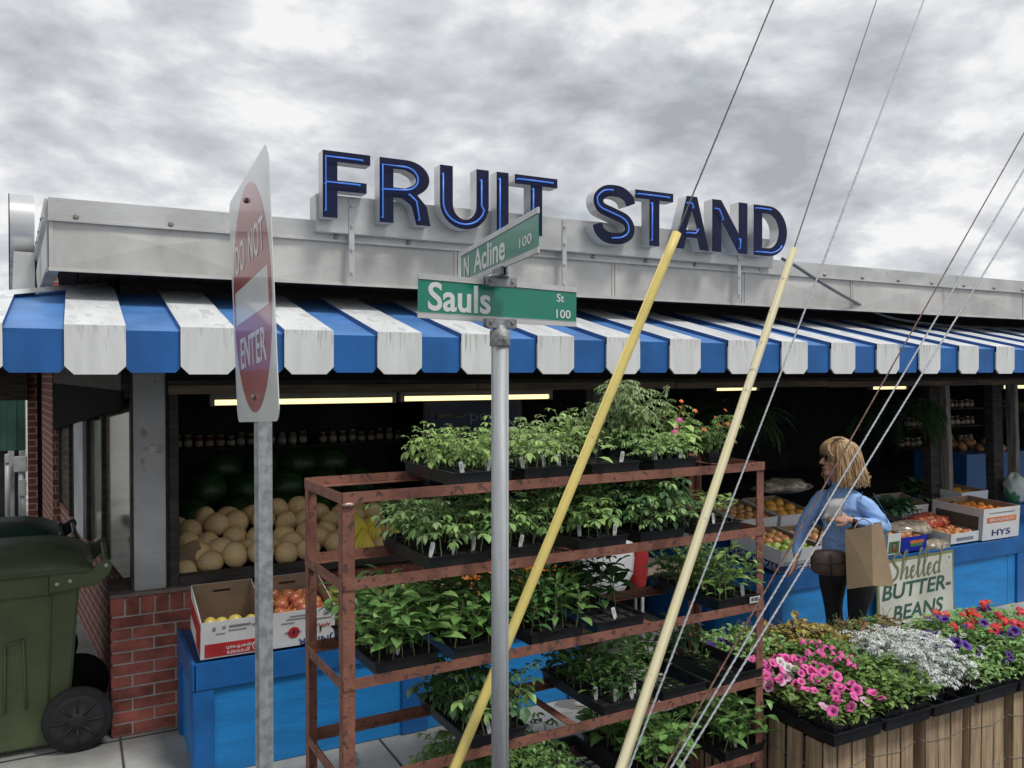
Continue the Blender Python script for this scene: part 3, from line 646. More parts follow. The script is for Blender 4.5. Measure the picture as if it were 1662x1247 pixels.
def seedling(kind, mat, h):
    mb = MB(); lean = Vector((rnd(-.12, .12) * h, rnd(-.12, .12) * h, h)); stemtube(mb, (0, 0, 0), lean, 0.0022)
    az = rnd(0, 6.28)
    if kind == 'tomato':
        for i in range(8):
            t = 0.38 + 0.62 * i / 7; az += 2.4; compound(mb, lean * t, az, rnd(.2, .8) + .35 * (i / 7), h * rnd(.45, .66) * (1.05 - 0.35 * i / 7), 2, 0.48, 1.05, size=rnd(.36, .46))
    elif kind == 'tomato_ferny':
        for i in range(10):
            t = 0.25 + 0.75 * i / 9; az += 2.4; compound(mb, lean * t, az, rnd(.3, .9), h * rnd(.6, .8), 4, 0.5, 1.2, size=0.26)
    elif kind == 'pepper':
        for i in range(11):
            t = 0.25 + 0.75 * i / 10; az += 2.4; l = h * rnd(.34, .54) * (1.05 - .35 * i / 10)
            d = Vector((math.cos(az), math.sin(az), 0.35)).normalized(); b = lean * t; e = b + d * h * .12; mb.tube([b, e], 0.0011, 4, False, 1)
            leaf(mb, e, az, rnd(.0, .8), l, l * rnd(.4, .5), rnd(.5, 1.2), 0.3, 4, (0.75, 1.0, 0.62), 0, rnd(-.3, .3))
    elif kind == 'pepper_big':
        for i in range(14):
            t = 0.25 + 0.75 * i / 13; az += 2.4; l = h * rnd(.34, .50) * (1.05 - .25 * i / 13)
            d = Vector((math.cos(az), math.sin(az), 0.4)).normalized(); b = lean * t; e = b + d * h * .16; mb.tube([b, e], 0.0013, 4, False, 1)
            leaf(mb, e, az, rnd(-.1, .7), l, l * rnd(.46, .58), rnd(.5, 1.1), 0.28, 4, (0.8, 1.0, 0.62), 0, rnd(-.35, .35))
    elif kind == 'small':
        for i in range(5):
            t = 0.55 + 0.45 * i / 4; az += 2.4; l = h * rnd(.38, .5); leaf(mb, lean * t, az, rnd(.1, .6), l, l * .6, .8, .3, 3, (0.95, 0.8), 0)
    elif kind == 'limp':
        for i in range(9):
            t = 0.25 + 0.75 * i / 8; az += 2.4; compound(mb, lean * t, az, rnd(-.1, .6), h * rnd(.3, .42), 3, 0.4, 2.3, size=0.34)
    return mb
SEED = {}
def seeds(kind, mat, h, n=4):
    key = (kind, mat.name, round(h, 3))
    if key not in SEED: SEED[key] = [seedling(kind, mat, h * rnd(.9, 1.1)).mesh('seedling', [mat, stem_m], recalc=False) for _ in range(n)]
    return SEED[key]
TW, TL, TH = 0.260, 0.51, 0.053
def tray_mesh(w=TW, l=TL, h=TH, nx=4, ny=6, cells=True, mesh_floor=False):
    mb = MB(); a = 0.012
    def ring(dx, z): return [Vector((sx * (w / 2 - dx), sy * (l / 2 - dx), z)) for sx, sy in ((-1, -1), (1, -1), (1, 1), (-1, 1))]
    rs = [ring(a, 0), ring(0.006, h - 0.004), ring(-0.002, h - 0.004), ring(-0.003, h), ring(0.0075, h), ring(a + 0.002, 0.003)]
    vs = [[mb.bm.verts.new(p) for p in r] for r in rs]
    for i in range(len(vs) - 1):
        for k in range(4): mb.bm.faces.new([vs[i][k], vs[i][(k + 1) % 4], vs[i + 1][(k + 1) % 4], vs[i + 1][k]])
    if mesh_floor:
        for k in range(11): 
            y = -l / 2 + 0.02 + k * (l - .04) / 10; mb.b2((-w / 2 + a, y - .002, 0.0), (w / 2 - a, y + .002, 0.004))
        for k in range(6):
            x = -w / 2 + 0.02 + k * (w - .04) / 5; mb.b2((x - .002, -l / 2 + a, 0.001), (x + .002, l / 2 - a, 0.005))
        for k in range(9):
            y = -l / 2 + 0.03 + k * (l - .1) / 8; mb.box((0, y + .02, 0.003), (w * .95, 0.003, 0.003), Matrix.Rotation(.5, 3, 'Z')); mb.box((0, y + .02, 0.003), (w * .95, 0.003, 0.003), Matrix.Rotation(-.5, 3, 'Z'))
    else:
        mb.bm.faces.new(vs[0][::-1]); mb.bm.faces.new(vs[-1])
    if cells:
        for i in range(1, nx): x = -w / 2 + w * i / nx; mb.b2((x - .003, -l / 2 + a, h * .3), (x + .003, l / 2 - a, h - .006))
        for i in range(1, ny): y = -l / 2 + l * i / ny; mb.b2((-w / 2 + a, y - .003, h * .3), (w / 2 - a, y + .003, h - .0055))
    return mb.mesh('tray', black, 0.0)
TRAY = tray_mesh(); TRAY_E = tray_mesh(cells=False, mesh_floor=True)
def soil_mesh(w=TW, l=TL, h=TH):
    mb = MB(); nx, ny = 12, 24; vv = []
    for j in range(ny + 1):
        for i in range(nx + 1):
            x = -w / 2 + 0.013 + (w - .026) * i / nx; y = -l / 2 + 0.013 + (l - .026) * j / ny
            vv.append(mb.bm.verts.new((x, y, h - 0.012 + 0.006 * mnoise.noise(Vector((x * 30, y * 30, 0))) + rnd(-.001, .001))))
    for j in range(ny):
        for i in range(nx):
            q = j * (nx + 1) + i; mb.bm.faces.new([vv[q], vv[q + 1], vv[q + nx + 2], vv[q + nx + 1]])
    return mb.mesh('soil', soilm, recalc=False)
SOIL = soil_mesh()
mb = MB()
pts = [(-.0095, 0), (-.0095, .012), (-.0075, -.03), (.0075, -.03), (.0095, .012)]
mb.face([(-.005, 0, -.03), (.005, 0, -.03), (.010, 0, .005), (.010, 0, .045), (.006, 0, .05), (-.006, 0, .05), (-.010, 0, .045), (-.010, 0, .005)])
for k in range(4): mb.b2((-.006, -.0012, .036 - k * .007), (.006 - .002 * (k % 2), -.0006, .038 - k * .007), mi=1)
TAGM = mb.mesh('plant_tag', [tagw, p_grey])
def fill(root, kind, mat, h, nx=4, ny=6, w=TW, l=TL, zs=TH - .012, x0=0.0, x1=1.0, y0=0.0, y1=1.0, jit=.010, skip=0.0, mat2=None, k2=None):
    ms = seeds(kind, mat, h); m2 = seeds(k2 or kind, mat2, h) if mat2 else ms
    for j in range(ny):
        for i in range(nx):
            fx, fy = (i + .5) / nx, (j + .5) / ny
            if not (x0 <= fx <= x1 and y0 <= fy <= y1) or random.random() < skip + .04: continue
            link('seedling', random.choice(m2 if mat2 and random.random() < .35 else ms), root, (-w / 2 + w * fx + rnd(-jit, jit), -l / 2 + l * fy + rnd(-jit, jit), zs),
                 (rnd(-.12, .12), rnd(-.12, .12), rnd(0, 6.28)), (lambda s: (s, s, s * rnd(.75, 1.2)))(rnd(.8, 1.22)))
def tags(root, spots, zs=TH):
    for x, y in spots: link('plant_tag', TAGM, root, (x, y, zs + rnd(-.004, .006)), (rnd(-.25, .1), rnd(-.25, .25), rnd(-.9, .5) - .3), (.85, 1, .85))
def fronttags(n):
    n = max(1, n - 1); return [(-TW / 2 + TW * (i + .5 + rnd(-.2, .2)) / n, -TL / 2 + rnd(.02, .10)) for i in range(n)]

# ------------------------------------------------------------------ steel rack
RX, RY, RA, RWD, RDP = 0.828, 2.85, R(1.8), 2.0615, 0.475
RK = thing('steel_plant_rack', 'five tier rusty red steel rack loaded with seedling trays', 'rack', (RX, RY, 0), RA)
SHZ = [2 - (2 - z) * 0.95 for z in (1.556, 1.232, 0.858, 0.482, 0.108)]
def angle(mb, p0, p1, vert, horiz, t=0.004):   # L-section bar along x or y; vert = face height, horiz = inward flange vector
    p0 = Vector(p0); p1 = Vector(p1); d = p1 - p0
    lo = Vector((min(p0.x, p1.x), min(p0.y, p1.y), p0.z - vert)); hi = Vector((max(p0.x, p1.x), max(p0.y, p1.y), p0.z))
    if abs(d.x) > abs(d.y): lo.y -= t / 2; hi.y += t / 2
    else: lo.x -= t / 2; hi.x += t / 2
    mb.b2(lo, hi)
    h = Vector(horiz); a = Vector((min(p0.x, p1.x), min(p0.y, p1.y), p0.z - vert - t * .1)); b = Vector((max(p0.x, p1.x), max(p0.y, p1.y), p0.z - vert + t))
    if h.y > 0: b.y += h.y
    if h.y < 0: a.y += h.y
    if h.x > 0: b.x += h.x
    if h.x < 0: a.x += h.x
    mb.b2(a, b)
for (x, y) in ((0.0, 0.0), (RWD, 0.0), (0.0, RDP), (RWD, RDP)):
    mb = MB(); w = .046; s = 1 if x == 0 else -1; u = 1 if y == 0 else -1; zt = SHZ[0] - .004
    mb.b2((min(x, x + s * w), min(y, y + u * .005), -.15), (max(x, x + s * w), max(y, y + u * .005), zt)); mb.b2((min(x, x + s * .005), min(y + u * .005, y + u * w), -.15), (max(x, x + s * .005), max(y + u * .005, y + u * w), zt))
    part('post', mb, rust, RK, bevel=.0015)
for k, z in enumerate(SHZ):
    v = 0.04
    for (p0, p1, h, nm) in (((.0, -.004, z), (RWD, -.004, z), (0, .03, 0), 'front_rail'), ((0, RDP + .004, z), (RWD, RDP + .004, z), (0, -.03, 0), 'back_rail'),
                            ((-.0, 0.0, z - .003), (-.0, RDP, z - .003), (.03, 0, 0), 'side_rail'), ((RWD, 0.0, z - .003), (RWD, RDP, z - .003), (-.03, 0, 0), 'side_rail')):
        mb = MB(); angle(mb, p0, p1, v, h); part(nm, mb, rust, RK, bevel=.001)
    for x in ((.72, 1.45) if k != 3 else (.72, 1.02, 1.47)):
        mb = MB(); mb.b2((x - .02, .004, z - .0445), (x + .02, RDP - .004, z - .0405)); part('cross_bar', mb, rust, RK)
mb = MB(); mb.sphere((0.02, -.006, SHZ[0] - .045), .016, 8, 6, (1.6, .5, .6)); part('weld', mb, M('weld_bead', (0.45, 0.3, 0.26), 0.4, 0.5, 0.3, 60, 0.3, 60), RK)
def rack_s(px):
    t = tq(px); c, s = math.cos(RA), math.sin(RA); return (RY * t - RX) / (c - t * s)
def rack_pt(s, d, z): c, q = math.cos(RA), math.sin(RA); return Vector((RX + s * c - d * q, RY + s * q + d * c, z))
def tray(tier, pxl, label, kind=None, mat=None, h=.13, group='seedling trays on the steel rack', dy=0.0, rz=0.0, ntag=3, empty=False, s=None, skip=0.0, mat2=None, k2=None, nx=5, ny=7, **kw):
    s0 = rack_s(pxl) + 0.0 if s is None else s; z = SHZ[tier] - 0.010
    t = thing('seedling_tray', label, 'seedling tray', rack_pt(s0 + TW / 2, TL / 2 - .012 + dy, z), RA + rz, group)
    link('tray', TRAY_E if empty else TRAY, t)
    if not empty: link('soil', SOIL, t)
    if kind: fill(t, kind, mat, h, nx, ny, skip=skip, mat2=mat2, k2=k2, **kw)
    if ntag: tags(t, fronttags(ntag))
    return t
# top tier
tray(0, 735, 'black tray of bright short tomato seedlings at the left end of the top shelf', 'tomato', lf_bright, .115, ntag=3, y0=.12)
tray(0, 848, 'black tray crowded with bright tomato seedlings on the top shelf, right of the grey signpost', 'tomato', lf_bright, .125, ntag=4, mat2=lf_pale)
t = tray(0, 958, 'half empty black tray on the top shelf with one taller leafy seedling', 'tomato', lf_bright, .14, ntag=2, y0=.6)
fill(t, 'pepper', lf_bright, .17, 3, 5, x1=.4, y1=.55)
t = tray(0, 1058, 'black tray of low ferny tomato seedlings on the top shelf with white tags', 'tomato_ferny', lf_tom, .10, ntag=3, y1=.55)
def potplant(name, label, cat, s, d, z, r, hp, fn, group=None):
    t = thing(name, label, cat, rack_pt(s, d, z), rnd(0, 3), group)
    mb = MB(); hw = r
    for (q0, z0, q1, z1) in ((r * .8, 0, r, hp), (r * 1.04, hp - .012, r * 1.06, hp + .001)):
        a = [mb.bm.verts.new((sx * q0, sy * q0, z0)) for sx, sy in ((-1, -1), (1, -1), (1, 1), (-1, 1))]; b = [mb.bm.verts.new((sx * q1, sy * q1, z1)) for sx, sy in ((-1, -1), (1, -1), (1, 1), (-1, 1))]
        for k in range(4): mb.bm.faces.new([a[k], a[(k + 1) % 4], b[(k + 1) % 4], b[k]])
        mb.bm.faces.new(a[::-1])
    mb.b2((-r * .95, -r * .95, hp - .02), (r * .95, r * .95, hp - .012)); part('pot', mb, black, t)
    fn(t, hp); return t
def fol(t, mb, mats, name='foliage', z=0): return part(name, mb, mats, t, recalc=False, loc=(0, 0, z))
def f_limp(t, hp):
    mb = MB()
    for k in range(4):
        b = Vector((rnd(-.03, .03), rnd(-.03, .03), 0)); top = b + Vector((rnd(-.09, .09), rnd(-.09, .09), rnd(.18, .24))); mb.tube([b, (b + top) / 2 + Vector((rnd(-.02, .02), 0, 0)), top], [.003, .0025, .0015], 5, False, 1)
        for i in range(11): az = rnd(0, 6.28); compound(mb, b.lerp(top, rnd(.3, 1)), az, rnd(-.3, .7), rnd(.06, .10), 3, .42, 2.2, size=.33)
    fol(t, mb, [lf_pale, stem_m], z=hp - .015)
def f_bushtom(t, hp):
    mb = MB()
    for k in range(11):
        b = Vector((rnd(-.03, .03), rnd(-.03, .03), 0)); top = b + Vector((rnd(-.22, .24), rnd(-.12, .12), rnd(.18, .29))); mb.tube([b, b.lerp(top, .5) + Vector((rnd(-.02, .02), 0, 0)), top], [.0035, .003, .0015], 5, False, 1)
        for i in range(15): az = rnd(0, 6.28); compound(mb, b.lerp(top, rnd(.3, 1)), az, rnd(-.1, .9), rnd(.08, .12), 5, .42, 1.2, size=.24)
    fol(t, mb, [lf_pale, stem_m], z=hp - .015)
def flower5(mb, c, nrm, r, mi=0, mi2=1, cup=.35, lobes=5, seg=20):
    q = Vector(nrm).normalized().to_track_quat('Z', 'Y'); c = Vector(c); bm = mb.bm; rings = []
    for (fr, z) in ((.16, -cup * .9), (.5, -cup * .15), (.82, 0.0), (1.0, -.06)):
        ring = []
        for k in range(seg):
            a = 2 * math.pi * k / seg; lo = 1 - (.16 * (1 - abs(math.cos(a * lobes / 2))) ** 1.4 if fr > .7 else 0)
            ring.append(bm.verts.new(c + q @ Vector((math.cos(a) * fr * r * lo, math.sin(a) * fr * r * lo, z * r + (rnd(-.13, .13) * r if fr > .9 else 0)))))
        rings.append(ring)
    for i in range(3):
        for k in range(seg):
            f = bm.faces.new([rings[i][k], rings[i][(k + 1) % seg], rings[i + 1][(k + 1) % seg], rings[i + 1][k]]); f.smooth = True; f.material_index = mi
    f = bm.faces.new(rings[0]); f.material_index = mi2
def umbel(mb, c, r, n, mi=0, sz=.006):
    c = Vector(c)
    for k in range(n):
        a = rnd(0, 6.28); e = rnd(.1, 1.5); d = Vector((math.cos(a) * math.cos(e), math.sin(a) * math.cos(e), math.sin(e)))
        flower5(mb, c + Vector((d.x * r, d.y * r, d.z * r * .6)), d + Vector((0, 0, .4)), sz, mi, mi, .2, 5, 10)
def FL(mats, fn): mb = MB(); fn(mb); return mb.mesh('flower', mats, recalc=False)
FM_PINK = [FL([f_pink, f_eye], lambda m: flower5(m, (0, 0, 0), (0, 0, 1), .026, cup=.6)) for _ in range(3)]
FM_PALE = [FL([f_pale, f_eye], lambda m: flower5(m, (0, 0, 0), (0, 0, 1), .024, cup=.6))]; FM_WHT = [FL([f_wht, f_wht], lambda m: flower5(m, (0, 0, 0), (0, 0, 1), .022, cup=.6))]
FM_PUR = [FL([f_pur, f_eye], lambda m: flower5(m, (0, 0, 0), (0, 0, 1), .024, cup=.6)) for _ in range(2)]
FM_RED = [FL([f_red], lambda m: umbel(m, (0, 0, 0), .022, 16, 0, .008)) for _ in range(2)]; FM_ORG = [FL([f_org], lambda m: umbel(m, (0, 0, 0), .012, 10, 0, .006))]
FM_PCL = [FL([f_pink], lambda m: umbel(m, (0, 0, 0), .014, 14, 0, .006))]; FM_PWV = [FL([f_pur, f_wht], lambda m: [umbel(m, (0, 0, 0), .02, 8, 0, .007), umbel(m, (0, 0, .003), .02, 8, 1, .004)])]
def flowers(t, meshes, spots, tilt=.7, face=(-.35, -.75), s=1.0):
    for p in spots:
        d = Vector((face[0] + rnd(-tilt, tilt), face[1] + rnd(-tilt, tilt), 1)).normalized(); q = d.to_track_quat('Z', 'Y').to_euler(); k = s * rnd(.8, 1.15)
        link('flower', random.choice(meshes), t, p, q, (k, k, k))
def f_lantana(t, hp):
    mb = MB(); sp = []
    for k in range(9):
        b = Vector((rnd(-.02, .02), rnd(-.02, .02), 0)); top = b + Vector((rnd(-.12, .12), rnd(-.1, .1), rnd(.1, .22))); mb.tube([b, top], [.0025, .0012], 5, False, 1); sp.append(top + Vector((0, 0, .012)))
        for i in range(9): az = rnd(0, 6.28); compound(mb, b.lerp(top, rnd(.3, 1)), az, rnd(-.1, .8), rnd(.05, .08), 3, .5, 1.0, size=.35)
    fol(t, mb, [lf_imp, stem_m], z=hp - .015); flowers(t, FM_ORG, [p + Vector((0, 0, hp - .015)) for p in sp[:6]])
def f_pepperpot(t, hp):
    mb = MB()
    for i in range(26):
        az = rnd(0, 6.28); l = rnd(.07, .11); z = rnd(.03, .12); leaf(mb, (math.cos(az) * .02, math.sin(az) * .02, z), az, rnd(-.2, .7), l, l * .5, 1.3, .3)
    fol(t, mb, [lf_bright, stem_m], z=hp - .015); flowers(t, FM_PCL, [(-.07, -.03, hp + .11), (-.045, -.035, hp + .14), (-.085, -.03, hp + .09)], s=1.1)
zt = SHZ[0] - .008
potplant('potted_plant', 'drooping tomato plant in a black pot, left of the tall ones on the top shelf', 'potted plant', rack_s(1035) , .34, zt, .05, .09, f_limp)
potplant('potted_plant', 'wilted tomato plant in a black pot beside the tall bushy one', 'potted plant', rack_s(1062), .30, zt, .05, .09, f_limp)
potplant('potted_plant', 'tall bushy tomato plant in a black pot, the highest plant on the rack', 'potted plant', rack_s(1105), .34, zt, .06, .12, f_bushtom)
potplant('potted_plant', 'glossy broad leaved plant with pink flower clusters in a black pot on the top shelf', 'potted plant', rack_s(1130), .13, zt, .045, .07, f_pepperpot)
potplant('potted_plant', 'potted plant with small orange flowers behind the pink one on the top shelf', 'potted plant', rack_s(1160), .26, zt, .055, .10, f_lantana)
potplant('potted_plant', 'small orange flowered plant in a low black pot, right end of the top shelf', 'potted plant', rack_s(1195), .15, zt, .05, .05, f_lantana)
# second tier
tray(1, 694, 'black tray of tall tomato seedlings with white tags at the left of the second shelf', 'tomato', lf_tom, .17, ntag=4, mat2=lf_pale)
tray(1, 805, 'black tray of leafy tomato seedlings directly behind the grey signpost', 'tomato', lf_tom, .165, ntag=1)
tray(1, 937, 'black tray of big leaved seedlings mid second shelf, right of the bright yellow guard pole', 'tomato', lf_tom, .18, ntag=3, mat2=lf_bright, k2='pepper')
tray(1, 1037, 'black tray of dark ferny seedlings on the second shelf', 'tomato_ferny', lf_dark, .17, ntag=1, mat2=lf_tom)
tray(1, 1134, 'black tray of small pale seedlings at the right end of the second shelf', 'small', lf_bright, .12, ntag=1, mat2=lf_imp, y1=.5)
# third tier
tray(2, 605, 'black tray overflowing with broad leaved pepper plants at the left end of the third shelf', 'pepper_big', lf_pep, .185, ntag=2, mat2=lf_tom, nx=5, ny=7)
tray(2, 733, 'black tray of pepper plants on the third shelf, just left of the grey signpost', 'pepper_big', lf_pep, .175, ntag=0, nx=4, ny=7)
tray(2, 860, 'black tray of pepper seedlings on the third shelf behind the bright yellow pole', 'pepper', lf_pep, .17, ntag=2, mat2=lf_dark)
tray(2, 967, 'tray on the third shelf with dark peppers at the back, empty front row', 'pepper', lf_dark, .20, ntag=1, y0=.28)
tray(2, 1140, 'tray of upright pepper seedlings with a barcode sticker, right end of the third shelf', 'pepper', lf_pep, .16, ntag=2, mat2=lf_bright, s=rack_s(1232) - TW)
bt = bpy.data.objects[-1]
o = [x for x in bpy.data.objects if x.get('label', '').startswith('tray of upright pepper')][0]
mb = MB(); mb.b2((.06, -TL / 2 - .004, .016), (.125, -TL / 2 - .0025, .044)); st = part('barcode_sticker', mb, tagw, o)
mb = MB()
for k in range(12): mb.b2((.066 + k * .0045, -TL / 2 - .0052, .022), (.066 + k * .0045 + random.choice((.001, .002, .0028)), -TL / 2 - .0042, .040))
part('barcode', mb, M('black_ink', (.02, .02, .02), .6), st)
# fourth tier
tray(3, 760, 'black tray of dense mixed seedlings on the fourth shelf behind the signpost', 'tomato', lf_dark, .17, ntag=1, mat2=lf_tom, nx=5, ny=7, skip=0)
tray(3, 978, 'black tray of dark peppers with four white tags on the fourth shelf', 'pepper', lf_pep, .16, ntag=5, mat2=lf_dark)
t = tray(3, 1075, 'half empty black mesh tray on the fourth shelf with peppers at the back', None, None, ntag=0, empty=True)
fill(t, 'pepper', lf_pep, .16, 4, 6, zs=.02, y0=.5)
t = tray(3, 1160, 'nearly empty black mesh tray at the right end of the fourth shelf', None, None, ntag=0, empty=True, s=rack_s(1240) - TW)
fill(t, 'pepper', lf_dark, .15, 4, 6, zs=.02, y0=.7)
# bottom tier
tray(4, 760, 'tray of dense low seedlings on the bottom shelf, left of the signpost foot', 'tomato', lf_tom, .15, ntag=0, nx=5, ny=8, skip=0, mat2=lf_pep)
tray(4, 860, 'tray of dense green seedlings on the bottom shelf, right of the signpost', 'tomato', lf_tom, .15, ntag=0, nx=5, ny=8, skip=0, mat2=lf_pep)
tray(4, 958, 'empty black mesh tray on the bottom shelf', None, None, ntag=0, empty=True)
tray(4, 1050, 'tray of round leaved pepper plants on the bottom shelf beside the pale guard pole', 'pepper_big', lf_pep, .18, ntag=1)
tray(4, 1150, 'tray of pepper plants at the right end of the bottom shelf', 'pepper', lf_pep, .19, ntag=2, mat2=lf_bright, s=rack_s(1243) - TW)

# ------------------------------------------------------------------ flower flats on slatted crates
CX0, CY0, CZ, BS = 2.960, 2.562, 0.330, 1.24
def crate(x, y, w, d, label, dark_=False):
    t = thing('slatted_crate', label, 'wooden crate', (x, y, -.15), 0, 'wirebound crates under the flowers')
    H = CZ + .146
    for sd, n, ln in (('f', 3, w), ('b', 3, w), ('l', 5, d), ('r', 5, d)):
        u = .0
        for k in range(n):
            wd = ln / n - rnd(.003, .014); c = ln * (k + .5) / n + rnd(-.003, .003); mb = MB()
            hh = H - rnd(0, .02); tl = R(rnd(-1.3, 1.3))
            if sd in 'fb':
                yy = .004 if sd == 'f' else d - .004; mb.box((0, 0, 0), (wd, .008, hh), Matrix.Rotation(tl, 3, 'Y')); loc = (c, yy, hh / 2)
            else:
                xx = .004 if sd == 'l' else w - .004; mb.box((0, 0, 0), (.008, wd - .01, hh), Matrix.Rotation(tl * .4, 3, 'X')); loc = (xx, c, hh / 2)
            part('slat', mb, slatw, t, bevel=.0012, loc=loc)
    mb = MB(); mb.b2((.01, .01, .01), (w - .01, d - .01, H - .02)); part('dark_inner_fill', mb, darkwood, t)  # dark block filling the crate, standing in for shade behind the slats
    for z in (H * .72, H * .25):
        mb = MB(); pts = [(-.003, -.003, z), (w * .3, -.005, z - .006), (w * .62, -.005, z - .014), (w + .003, -.003, z + .004), (w + .005, d * .5, z + .01), (w + .003, d + .003, z), (-.003, d + .003, z), (-.005, d * .5, z + .006), (-.003, -.003, z)]
        mb.tube(pts, .0014, 5); part('binding_wire', mb, M('thin_wire', (.33, .31, .28), .5, .4), t)
cl_ = ['slatted wooden crate under the pink petunias at the left corner of the flower bench', 'slatted wooden crate under the green bushy flat, second from the left', 'slatted wooden crate under the silver dusty miller', 'slatted wooden crate under the red and purple flowers', 'slatted wooden crate at the right edge of the flower bench', 'slatted wooden crate beyond the right edge of the flowers']
for k in range(6): crate(CX0 + .018 + k * .347 + rnd(-.008, .008), CY0 + .05 + rnd(-.01, .03), .288, .56, cl_[k])
for k in range(4): crate(CX0 + .010 + k * .45, CY0 + .68, .43, .30, 'slatted wooden crate in the back row of the flower bench')
FT = tray_mesh(.272, .54, .05, 3, 6)
def packs(t, n=3, m=5, w=.272, l=.54, z=.008, h=.062, miss=()):
    mb = MB()
    for i in range(n):
        for j in range(m):
            if (i, j) in miss: continue
            cx = -w / 2 + .012 + (w - .024) * (i + .5) / n; cy = -l / 2 + .012 + (l - .024) * (j + .5) / m; a = (w - .024) / n / 2 - .002; b = (l - .024) / m / 2 - .002
            for (sx0, sx1, sy0, sy1) in ((-1, -1, -1, 1), (1, 1, -1, 1), (-1, 1, -1, -1), (-1, 1, 1, 1)):
                q = [(cx + sx0 * a * .85, cy + sy0 * b * .85, z), (cx + sx1 * a * .85, cy + sy1 * b * .85, z), (cx + sx1 * a, cy + sy1 * b, z + h), (cx + sx0 * a, cy + sy0 * b, z + h)]; mb.face(q)
            mb.face([(cx - a, cy - b, z + h - .010), (cx + a, cy - b, z + h - .010), (cx + a, cy + b, z + h - .010), (cx - a, cy + b, z + h - .010)], 1)
    part('cell_pack', mb, [black, soilm], t)
def mound(mb, w, l, z0, h, n, ln, wd, mi=0, edge=.02, upright=.3, droop=.9, shape=(0.8, 1.0, 0.6), nseg=4, over=.02):
    for k in range(n):
        x = rnd(-w / 2 - over, w / 2 + over); y = rnd(-l / 2 - over, l / 2 + over)
        fall = max(0, 1 - max(abs(x) / (w / 2 + .04), abs(y) / (l / 2 + .04)) ** 4); hh = h * (.45 + .55 * fall) * (1 + .45 * mnoise.noise(Vector((x * 14, y * 14, 3.3 + h)))); z = z0 + hh * (rnd(0.25, 1) ** .6)
        az = rnd(0, 6.28); s = rnd(.7, 1.25); leaf(mb, (x, y, z), az, rnd(upright - .6, upright + .5), ln * s, wd * s, droop * rnd(.5, 1.4), .3, nseg, shape, mi, rnd(-.5, .5))
def stems(mb, w, l, z0, h, n, mi=1, r=.0014):
    for k in range(n):
        x, y = rnd(-w / 2, w / 2), rnd(-l / 2, l / 2); mb.tube([(x, y, z0), (x + rnd(-.01, .01), y + rnd(-.01, .01), z0 + h * .5), (x + rnd(-.03, .03), y + rnd(-.03, .03), z0 + h)], r, 4, False, mi)
def flat(x, y, label, cat='flower tray', w=.272, l=.54, n=3, m=5, rz=0, miss=()):
    t = thing('flower_tray', label, cat, (x, y, CZ), rz, 'flats of bedding plants on the crates'); t.scale = (BS, BS, BS); link('tray', FT, t); packs(t, n, m, miss=miss); return t
def surf(w, l, z0, h, n, lo=.8, hi=1.05):
    r_ = []
    for _ in range(n):
        x = rnd(-w / 2, w / 2); y = rnd(-l / 2, l / 2); fall = max(0, 1 - max(abs(x) / (w / 2 + .04), abs(y) / (l / 2 + .04)) ** 4)
        r_.append((x, y, z0 + h * (.45 + .55 * fall) * rnd(lo, hi)))
    return r_
xc = lambda k: CX0 + .173 + k * .347
yf = CY0 + .335
t = flat(xc(0), yf, 'black tray of bright pink petunias on the front left corner of the bench'); mb = MB(); mound(mb, .26, .50, .05, .11, 1000, .036, .017); stems(mb, .24, .5, .05, .10, 80); fol(t, mb, [lf_imp, stem_m])
flowers(t, FM_PINK, surf(.30, .54, .05, .125, 84), tilt=1.0, s=.82); flowers(t, FM_PALE, surf(.30, .54, .05, .11, 16)); flowers(t, FM_WHT, [(-.02 + rnd(-.03, .03), .06 + rnd(-.05, .05), .175) for _ in range(5)])
t = flat(xc(1), yf, 'black tray of green bushy impatiens with a few salmon pink blooms'); mb = MB(); mound(mb, .27, .52, .05, .15, 1900, .028, .018); stems(mb, .24, .5, .05, .13, 80); fol(t, mb, [lf_imp, stem_m])
flowers(t, FM_PCL, [(rnd(-.14, -.02), rnd(-.1, .2), .05 + rnd(.13, .16)) for _ in range(22)], s=1.0)
t = flat(xc(2), yf, 'black tray of silver white dusty miller between green impatiens and the red flowers', miss=((0, 0), (1, 0), (2, 0))); mb = MB(); stems(mb, .25, .42, .05, .12, 240, 1, .0011)
for k in range(900):
    x, y = rnd(-.155, .175), rnd(-.23, .14); compound(mb, (x, y, .05 + rnd(.05 if y > -.15 else .02, .18 if y > -.17 else .13)), rnd(0, 6.28), rnd(.1, 1.0), rnd(.035, .05), 3, .42, .9, 0, .36)
fol(t, mb, [lf_dusty, M('dusty_miller_stem', (.36, .38, .34), .8)])
t = flat(xc(3), yf, 'black tray of green foliage with purple and white striped blooms'); mb = MB(); mound(mb, .26, .52, .05, .10, 1400, .030, .013, upright=.5); stems(mb, .24, .5, .05, .09, 60); fol(t, mb, [lf_tom, stem_m])
flowers(t, FM_PWV, surf(.26, .5, .05, .12, 14)); flowers(t, FM_PUR, surf(.26, .5, .05, .15, 9))
t = flat(xc(4), yf, 'black tray of red verbena and deep purple petunias, second from the right'); mb = MB(); mound(mb, .27, .53, .05, .145, 1500, .034, .015, upright=.4); stems(mb, .24, .5, .05, .12, 80); fol(t, mb, [lf_tom, stem_m])
flowers(t, FM_RED, surf(.27, .5, .05, .175, 20), s=1.0); flowers(t, FM_PUR, surf(.27, .5, .05, .16, 12))
t = flat(xc(5), yf, 'black tray of red and violet flowers at the right edge of the picture'); mb = MB(); mound(mb, .27, .53, .05, .145, 1300, .034, .015, upright=.4); fol(t, mb, [lf_tom, stem_m])
flowers(t, FM_RED, surf(.27, .5, .05, .175, 18), s=1.0); flowers(t, FM_PUR, surf(.27, .5, .05, .16, 10))
